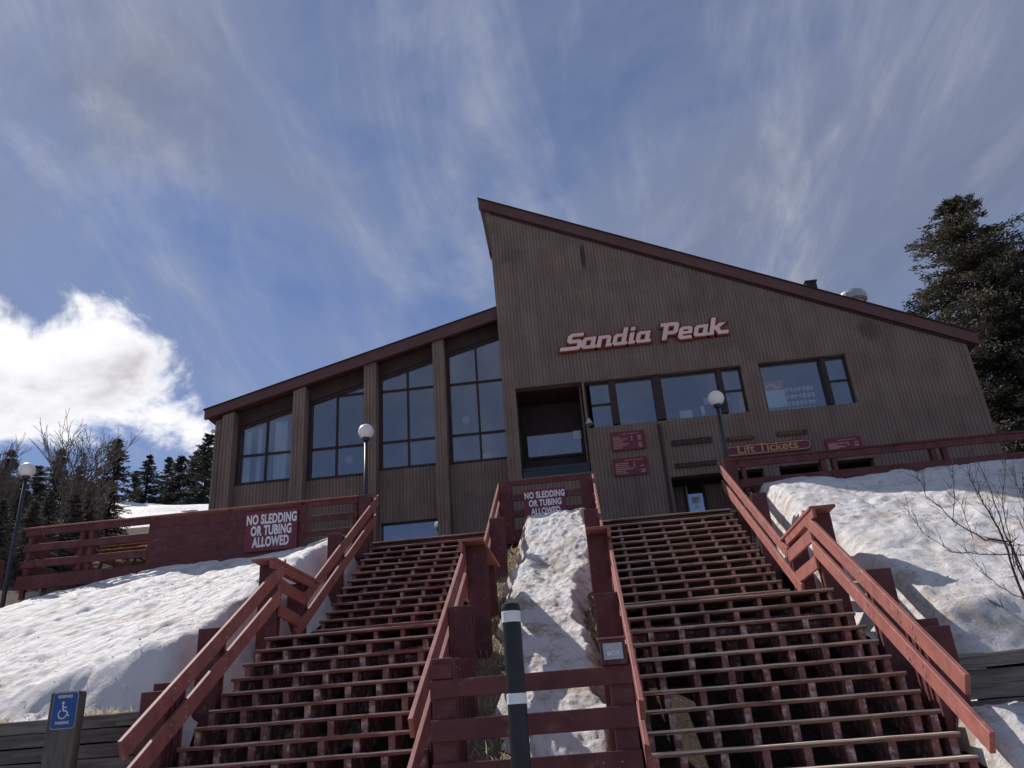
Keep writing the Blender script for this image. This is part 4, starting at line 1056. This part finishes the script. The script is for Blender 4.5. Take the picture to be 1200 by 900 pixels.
# needles, twigs and grit melted out on the snow
def litter(name, label, P, n, seed):
    r = np.random.RandomState(seed); P = P[r.choice(len(P), n)]
    P = P[fbm(P[:, 0]*.7+3, P[:, 1]*.7, 4) > -.12]; n = len(P)
    a = r.uniform(0, 6.28, n); L = r.uniform(.006, .024, n)*r.choice([1, 1, 1, 2.4], n); w = r.uniform(.005, .012, n)
    d = np.stack([np.cos(a), np.sin(a)*.85, np.sin(a)*.5], -1); s = np.stack([-np.sin(a), np.cos(a)*.85, np.cos(a)*.5], -1)
    P = P + np.array([0, -.012, .018]) + np.stack([r.uniform(-.03, .03, n), r.uniform(-.02, .02, n), np.zeros(n)], -1)
    V = np.stack([P-d*L[:, None]-s*w[:, None], P+d*L[:, None]-s*w[:, None]*.6, P+d*L[:, None]+s*w[:, None]*.6, P-d*L[:, None]+s*w[:, None]], 1).reshape(-1, 3)
    o = link(name, np_mesh(name, V, np.arange(4*n).reshape(-1, 4)), M['darkbark']); tag(o, label, 'litter', kind='stuff')
litter('needle_litter', 'dark needles and twigs scattered over the left snow bank', SNOWPTS[0], 1300, 1)
litter('needle_litter', 'dark needles and twigs scattered over the right snow bank', SNOWPTS[1], 1500, 2)
def grass(name, label, pts, hmin, hmax, lean, mat='straw', wid=.006):
    r = np.random.RandomState(len(pts)); P = np.asarray(pts, float); n = len(P)
    h = r.uniform(hmin, hmax, n); a = r.uniform(0, 6.28, n); ln = r.uniform(.2, 1, n)*lean
    d = np.stack([np.cos(a)*ln, np.sin(a)*ln, np.sqrt(np.maximum(.05, 1-ln**2))], -1)*h[:, None]
    b = r.uniform(0, 6.28, n); s = np.stack([np.cos(b), np.sin(b), b*0], -1)*wid
    bend = np.stack([np.cos(a), np.sin(a), -np.ones(n)*.6], -1)*(h*.25)[:, None]
    V = np.stack([P-s, P+s, P+d*.55+s*.8, P+d*.55-s*.8, P+d+bend*.6], 1)
    F = []; V = V.reshape(-1, 3); base = np.arange(n)*5
    F = np.concatenate([np.stack([base, base+1, base+2], -1), np.stack([base, base+2, base+3], -1), np.stack([base+3, base+2, base+4], -1)])
    o = link(name, np_mesh(name, V, F), M[mat]); tag(o, label, 'grass', kind='stuff'); return o
r = np.random.RandomState(11)
n = 5200
x = r.uniform(-1.66, .27, n); y = r.uniform(7.6, 16.6, n)
zz = mid_h(y) + .16*fbm(x*1.7+1, y*1.7, 5) + .06*fbm(x*6, y*6, 4, .6) + .0
keep = (fbm(x*1.6+4, y*1.6, 4) > -.08)
grass('dead_grass', 'matted dead straw grass on the thawed soil beside the snow ridge', np.stack([x, y, zz-.01], -1)[keep], .08, .24, .97)
n = 3600
x = np.concatenate([r.uniform(-14, -4.8, n), r.uniform(3.65, 12, n//3)]); y = 9.16+np.abs(r.normal(0, .10, len(x))); 
zz = np.where(x < 0, 2.17, 2.08)+r.uniform(-.02, .04, len(x))
keep = (fbm(x*.9, y*0+2, 4) > -.10) & ((x < 0) | (fbm(x*2, y, 3) > .12))
grass('dead_grass', 'dry yellow grass hanging over the top of the timber retaining walls', np.stack([x, y, zz], -1)[keep], .05, .17, .9)

# ------------------------------------------------------------------ trees
def cards(C, D, L, Wd, r):
    """needle cards: centres C, directions D, lengths L, widths Wd"""
    n = len(C); q = r.normal(size=(n, 3)); S = np.cross(D, q); S /= np.linalg.norm(S, axis=1, keepdims=True)+1e-9
    a = D*(L/2)[:, None]; s = S*(Wd/2)[:, None]
    V = np.stack([C-a-s*.5, C-a+s*.5, C+a*.3+s, C+a, C+a*.3-s], 1).reshape(-1, 3)
    b = np.arange(n)*5
    return V, np.concatenate([np.stack([b, b+1, b+2], -1), np.stack([b, b+2, b+4], -1), np.stack([b+2, b+3, b+4], -1)])
def conifer_meshes(H, R, seed, whorls, perw, tw, cl, cw, bare=.06, power=.85, ragged=.25, droop=.25):
    r = np.random.RandomState(seed); Cs = []; Ds = []; Ls = []; limbs = MB()
    for i in range(whorls):
        f = bare + (1-bare)*(i+r.rand())/whorls; z = f*H
        env = R*(1-f)**power
        for j in range(perw):
            a = r.uniform(0, 6.283); L = env*r.uniform(1-ragged*1.6, 1+ragged*.6) + .05*R*(1-f*.5)
            if r.rand() < .06: L *= 1.25
            up = .35*(f-.45) ; nseg = max(4, int(L/.22))
            t = np.linspace(.12, 1, nseg); hx = t*L
            hz = z + hx*up - droop*hx*t + .10*L*t**3
            px = np.cos(a)*hx; py = np.sin(a)*hx
            if i % 2 == 0 and j < 4: limbs.tube([(0, 0, z), (px[nseg//2], py[nseg//2], hz[nseg//2]), (px[-1], py[-1], hz[-1])], [.035*L*.4+.012, .02*L*.3+.008, .006], 4, False)
            dirb = np.array([np.cos(a), np.sin(a), up-droop])
            for k in range(nseg):
                m = max(2, int(tw*(.55+.6*math.sin(min(1, t[k]*1.15)*math.pi*.62))))
                side = np.array([-np.sin(a), np.cos(a), 0]); spread = (.10+.34*L*.42*(1-t[k]*.72))
                u = r.uniform(-1, 1, m); off = side[None]*(u*spread)[:, None] + r.normal(0, .06+.02*L, (m, 3))*np.array([1, 1, .8])
                c = np.array([px[k], py[k], hz[k]])[None] + off - np.array([0, 0, 1])[None]*(np.abs(u)*spread*.22)[:, None]
                d = dirb[None]*.8 + side[None]*(u*.9)[:, None] + r.normal(0, .38, (m, 3)) + np.array([0, 0, .12])
                d /= np.linalg.norm(d, axis=1, keepdims=True)
                Cs.append(c); Ds.append(d); Ls.append(r.uniform(.6, 1.35, m))
    C = np.concatenate(Cs); D = np.concatenate(Ds); Lf = np.concatenate(Ls)
    V, F = cards(C, D, Lf*cl, np.full(len(C), cw)*r.uniform(.7, 1.4, len(C)), r)
    crown = np_mesh('crown', V, F); crown.materials.append(M['spruce'])
    trunk = MB().tube([(0, 0, -.6), (0, 0, H*.5), (0, 0, H*.99)], [H*.016+.05, H*.009+.02, .015], 9)
    tr = trunk.build('trunk', M['darkbark'], None); tmsh = tr.data; bpy.data.objects.remove(tr)
    lo = limbs.build('limbs', M['darkbark'], None) if limbs.v else None
    lm = None
    if lo: lm = lo.data; bpy.data.objects.remove(lo)
    return crown, tmsh, lm
def put_tree(name, ms, loc, label, cat='tree', s=1, rz=0, group=None, mat=None, lean=(0, 0), sx=1):
    t = thing(name, label, cat, loc, group); t.scale = (s*sx, s*sx, s); t.rotation_euler = (lean[0], lean[1], rz)
    for nm, me in zip(('crown', 'trunk', 'limbs'), ms):
        if me:
            o = link(nm, me, None, t)
            if nm == 'limbs': tag(o, kind='stuff')
    return t
# big spruce behind the lodge on the right
Ysp = 34
top = at(1118, 236, Ysp)
H = top.z-4.6
ms = conifer_meshes(H, 7.6, 5, 70, 9, 14, .22, .056, .05, .63, .36, .30)
put_tree('spruce_tree', ms, (top.x+.2, Ysp, 4.6), 'huge dark spruce rising behind the right end of the lodge', lean=(0, -.02))
ms2 = conifer_meshes(12, 4.6, 8, 36, 9, 9, .28, .065, .05, .7, .35, .3)
put_tree('spruce_tree', ms2, (at(1215, 420, 33).x+.8, 33, 4.8), 'shorter dark spruce at the right picture edge beside the huge one')

# distant firs on the ski slope
def gz(x, y): return float(base_h(np.array([[x]]), np.array([[y]]))[0, 0])
fam = [conifer_meshes(9, 2.1+.25*k, 20+k, 26, 6, 4, .42, .13, .03, .8, .4, .22) for k in range(4)]
for f in fam: f[0].materials.clear(); f[0].materials.append(M['fir'])
far = [ # px of tip, py of tip, distance, family, width, label
 (139, 515, 74, 0, 1.15, 'tallest dark fir on the snowy slope, left of the lodge'),
 (176, 533, 78, 1, .9, 'slender fir right of the tallest one on the slope'),
 (199, 536, 84, 2, .8, 'small fir in the gap of the far tree line'),
 (214, 534, 80, 3, 1.0, 'dark fir of medium height in the far tree line'),
 (231, 530, 79, 0, .95, 'fir just left of the lodge wing in the far tree line'),
 (246, 508, 76, 1, 1.0, 'tall fir partly hidden behind the lodge wing corner'),
 (160, 552, 90, 2, .8, 'small distant fir between the tallest and the slender one'),
 (120, 560, 88, 3, .8, 'small distant fir left of the tallest one')]
for px, py, Y, k, w, lab in far:
    p = at(px, py, Y); zb = gz(p.x, Y)-.4; s = max(.35, (p.z-zb)/9)
    put_tree('fir_tree', fam[k], (p.x, Y, zb), lab, s=s, rz=px*.7, group='firs on the far slope', sx=w*1.4)
# darker stand of conifers behind the deck on the left
for f in (): pass
near = conifer_meshes(11, 2.7, 41, 40, 8, 6, .34, .09, .03, .75, .4, .25), conifer_meshes(11, 3.1, 42, 40, 8, 6, .34, .09, .03, .7, .45, .28)
for f in near: f[0].materials.clear(); f[0].materials.append(M['thicket'])
stand = [(60, 575, 30, 0, 'low conifer in front of the bare tree trunk'), (88, 590, 29, 1, 'small conifer behind the middle of the open fence'), (108, 565, 33, 0, 'conifer right of the middle in the left thicket'), (128, 600, 36, 1, 'low conifer at the foot of the snowy slope'), (6, 585, 28, 0, 'low conifer at the left edge beside the lamp'), (40, 600, 27, 1, 'bushy low conifer behind the left end of the fence'), (14, 528, 37, 0, 'dark conifer at the left picture edge behind the globe lamp'), (46, 545, 35, 1, 'bushy conifer under the bare tree on the left'), (73, 527, 38, 0, 'conifer with a pointed tip right of the bare tree trunk'),
         (95, 545, 40, 1, 'low conifer at the right side of the left thicket'), (-12, 520, 36, 1, 'conifer cut by the left picture edge'), (118, 580, 42, 0, 'small conifer ending the left thicket before the snowy slope'), (28, 560, 32, 1, 'nearest low conifer behind the far left lamp post')]
for px, py, Y, k, lab in stand:
    p = at(px, py, Y); zb = gz(p.x, Y)-.3; s = max(.3, (p.z-zb)/11)
    put_tree('conifer_tree', near[k], (p.x, Y, zb), lab, s=s, rz=px*.3, group='conifers of the left thicket', sx=1.15)

# bare deciduous tree
def bare_tree(H, seed, levels=6, spread=.55, r0=.16, thin=.012):
    r = random.Random(seed); mb = MB(); tw = MB()
    def grow(p, d, L, rad, lev):
        pts = [p]; q = p; dd = d
        n = 4
        for i in range(n):
            dd = (dd + Vector((r.gauss(0, .13), r.gauss(0, .13), r.gauss(.04, .08)))).normalized(); q = q + dd*(L/n); pts.append(q)
        rr = [max(thin, rad*(1-.45*i/n)) for i in range(n+1)]
        (mb if lev < 3 else tw).tube(pts, rr, 7 if lev < 2 else 4 if lev < 4 else 3, False)
        if lev >= levels: return
        k = r.choice((3, 4, 4)) if lev else 6
        for j in range(k):
            f = r.uniform(.35, 1.0); i = min(n-1, int(f*n)); b = pts[i].lerp(pts[i+1], f*n-i)
            ax_ = Vector((r.gauss(0, 1), r.gauss(0, 1), r.gauss(0, .6))).normalized()
            nd = (dd*(1-spread*.5) + ax_*spread + Vector((0, 0, .18))).normalized()
            grow(b, nd, L*r.uniform(.55, .78), rr[i]*.58, lev+1)
        grow(q, (dd+Vector((r.gauss(0, .2), r.gauss(0, .2), .1))).normalized(), L*.72, rr[-1]*.9, lev+1)
    grow(Vector((0, 0, 0)), Vector((.05, 0, 1)), H*.34, r0, 0)
    return mb, tw
mb, tw = bare_tree(9.0, 3, 4, .5, .13, .011)
p = at(52, 575, 30)
t = thing('bare_tree', 'leafless grey tree above the left thicket against the white cloud', 'tree', (p.x, 30, gz(p.x, 30)-.2))
sc_ = (at(45, 452, 30).z-gz(p.x, 30))/9.6
for nm, m_ in (('trunk', mb), ('twigs', tw)):
    o = m_.build(nm, M['bark'], None, True); o.parent = t
t.scale = (sc_, sc_, sc_)
mb, tw = bare_tree(7.0, 9, 4, .5, .12, .011)
t = thing('bare_tree', 'leafless tree cut by the left picture edge', 'tree', (at(-16, 560, 31).x, 31, gz(at(-16, 560, 31).x, 31)))
for nm, m_ in (('trunk', mb), ('twigs', tw)):
    o = m_.build(nm, M['bark'], None, True); o.parent = t
t.scale = (.8, .8, 1.0)

# bare shrub in the right snow bank
YSB = 9.7
root = at(1212, 722, YSB)
t = thing('bare_shrub', 'bare leafless shrub with long upswept twigs in the right snow bank', 'shrub', (root.x, YSB, root.z-.25))
stems = [ # pixel paths of the main stems, thickness
 ([(1212, 722), (1190, 670), (1172, 618), (1150, 580), (1137, 550)], .017), ([(1206, 690), (1186, 640), (1165, 570), (1150, 530)], .011),
 ([(1212, 700), (1180, 636), (1150, 635), (1110, 615), (1078, 586), (1062, 560)], .012), ([(1200, 650), (1160, 649), (1120, 645), (1085, 622), (1067, 592)], .007),
 ([(1212, 712), (1200, 640), (1193, 590), (1188, 560)], .010), ([(1212, 640), (1185, 636), (1200, 627)], .006), ([(1205, 705), (1175, 685), (1155, 660), (1143, 632)], .006),
 ([(1140, 630), (1133, 590), (1122, 556)], .005), ([(1116, 610), (1113, 580), (1104, 556)], .005), ([(1190, 665), (1170, 600), (1168, 560), (1160, 520)], .006),
 ([(1204, 600), (1190, 560), (1186, 548)], .004), ([(1180, 640), (1160, 600), (1140, 575)], .005), ([(1212, 730), (1190, 722), (1172, 724)], .006), ([(1200, 735), (1180, 715), (1165, 708)], .004)]
r = random.Random(5); main = MB(); twig = MB()
for i, (path, rad) in enumerate(stems):
    dy = r.uniform(-.35, .35); pts = []
    for j, (a, b) in enumerate(path):
        f = j/(len(path)-1); q = at(a, b, YSB); q.y += dy*f; pts.append(q)
    # smooth
    sm = []
    for a, b in zip(pts[:-1], pts[1:]):
        for k in range(4): sm.append(a.lerp(b, k/4)+Vector((r.gauss(0, .006), r.gauss(0, .01), r.gauss(0, .006))))
    sm.append(pts[-1]); n = len(sm)
    main.tube(sm, [max(.0022, rad*(1-.85*k/n)) for k in range(n)], 6, False)
    for k in range(2, n-1):
        for w in range(2):
            if r.random() < .75:
                d = (sm[k+1]-sm[k]).normalized(); d = (d*.7+Vector((r.gauss(0, .5), r.gauss(0, .5), abs(r.gauss(.35, .35))))).normalized(); L = r.uniform(.08, .38)*(.5+rad*45)
                q = [sm[k]]
                for u in range(4): d = (d+Vector((r.gauss(0, .12), r.gauss(0, .12), .08))).normalized(); q.append(q[-1]+d*L/4)
                twig.tube(q, [.0035, .003, .0025, .002, .0016], 3, False)
                if r.random() < .5:
                    d2 = (d+Vector((r.gauss(0, .6), r.gauss(0, .6), .2))).normalized(); twig.tube([q[2], q[2]+d2*L*.35], [.0022, .0014], 3, False)
main.build('stem', M['twig'], t, True); twig.build('twigs', M['twig'], t)

# picnic tables on the slope behind the deck
def picnic(x, y, label, w=1.9):
    z = gz(x, y); t = thing('picnic_table', label, 'table', (x, y, z), 'picnic tables behind the deck')
    for i in range(4): MB().box(x-w/2, x+w/2, y-.36+i*.185, y-.36+i*.185+.17, z+.74, z+.78).build('top_plank', M['orangewood'], t)
    for s in (-1, 1):
        MB().box(x-w/2, x+w/2, y+s*.66-.13, y+s*.66+.13, z+.43, z+.47).build('seat_plank', M['orangewood'], t)
        for q in (-1, 1): MB().bar((x+q*w*.36, y+s*.55, z), (x+q*w*.36, y+s*.2, z+.735), .05, .09, (1, 0, 0)).build('leg', M['frame'], t)
    for q in (-1, 1): MB().box(x+q*w*.36-.02, x+q*w*.36+.02, y-.7, y+.7, z+.36, z+.427).build('cross_beam', M['frame'], t)
p = at(160, 640, 29.5); picnic(p.x+.3, 29.5, 'orange wooden picnic table behind the deck fence, farther one', 2.6)
p = at(140, 660, 27.0); picnic(p.x+.2, 27.0, 'orange wooden picnic table behind the deck fence, nearer one', 1.7)
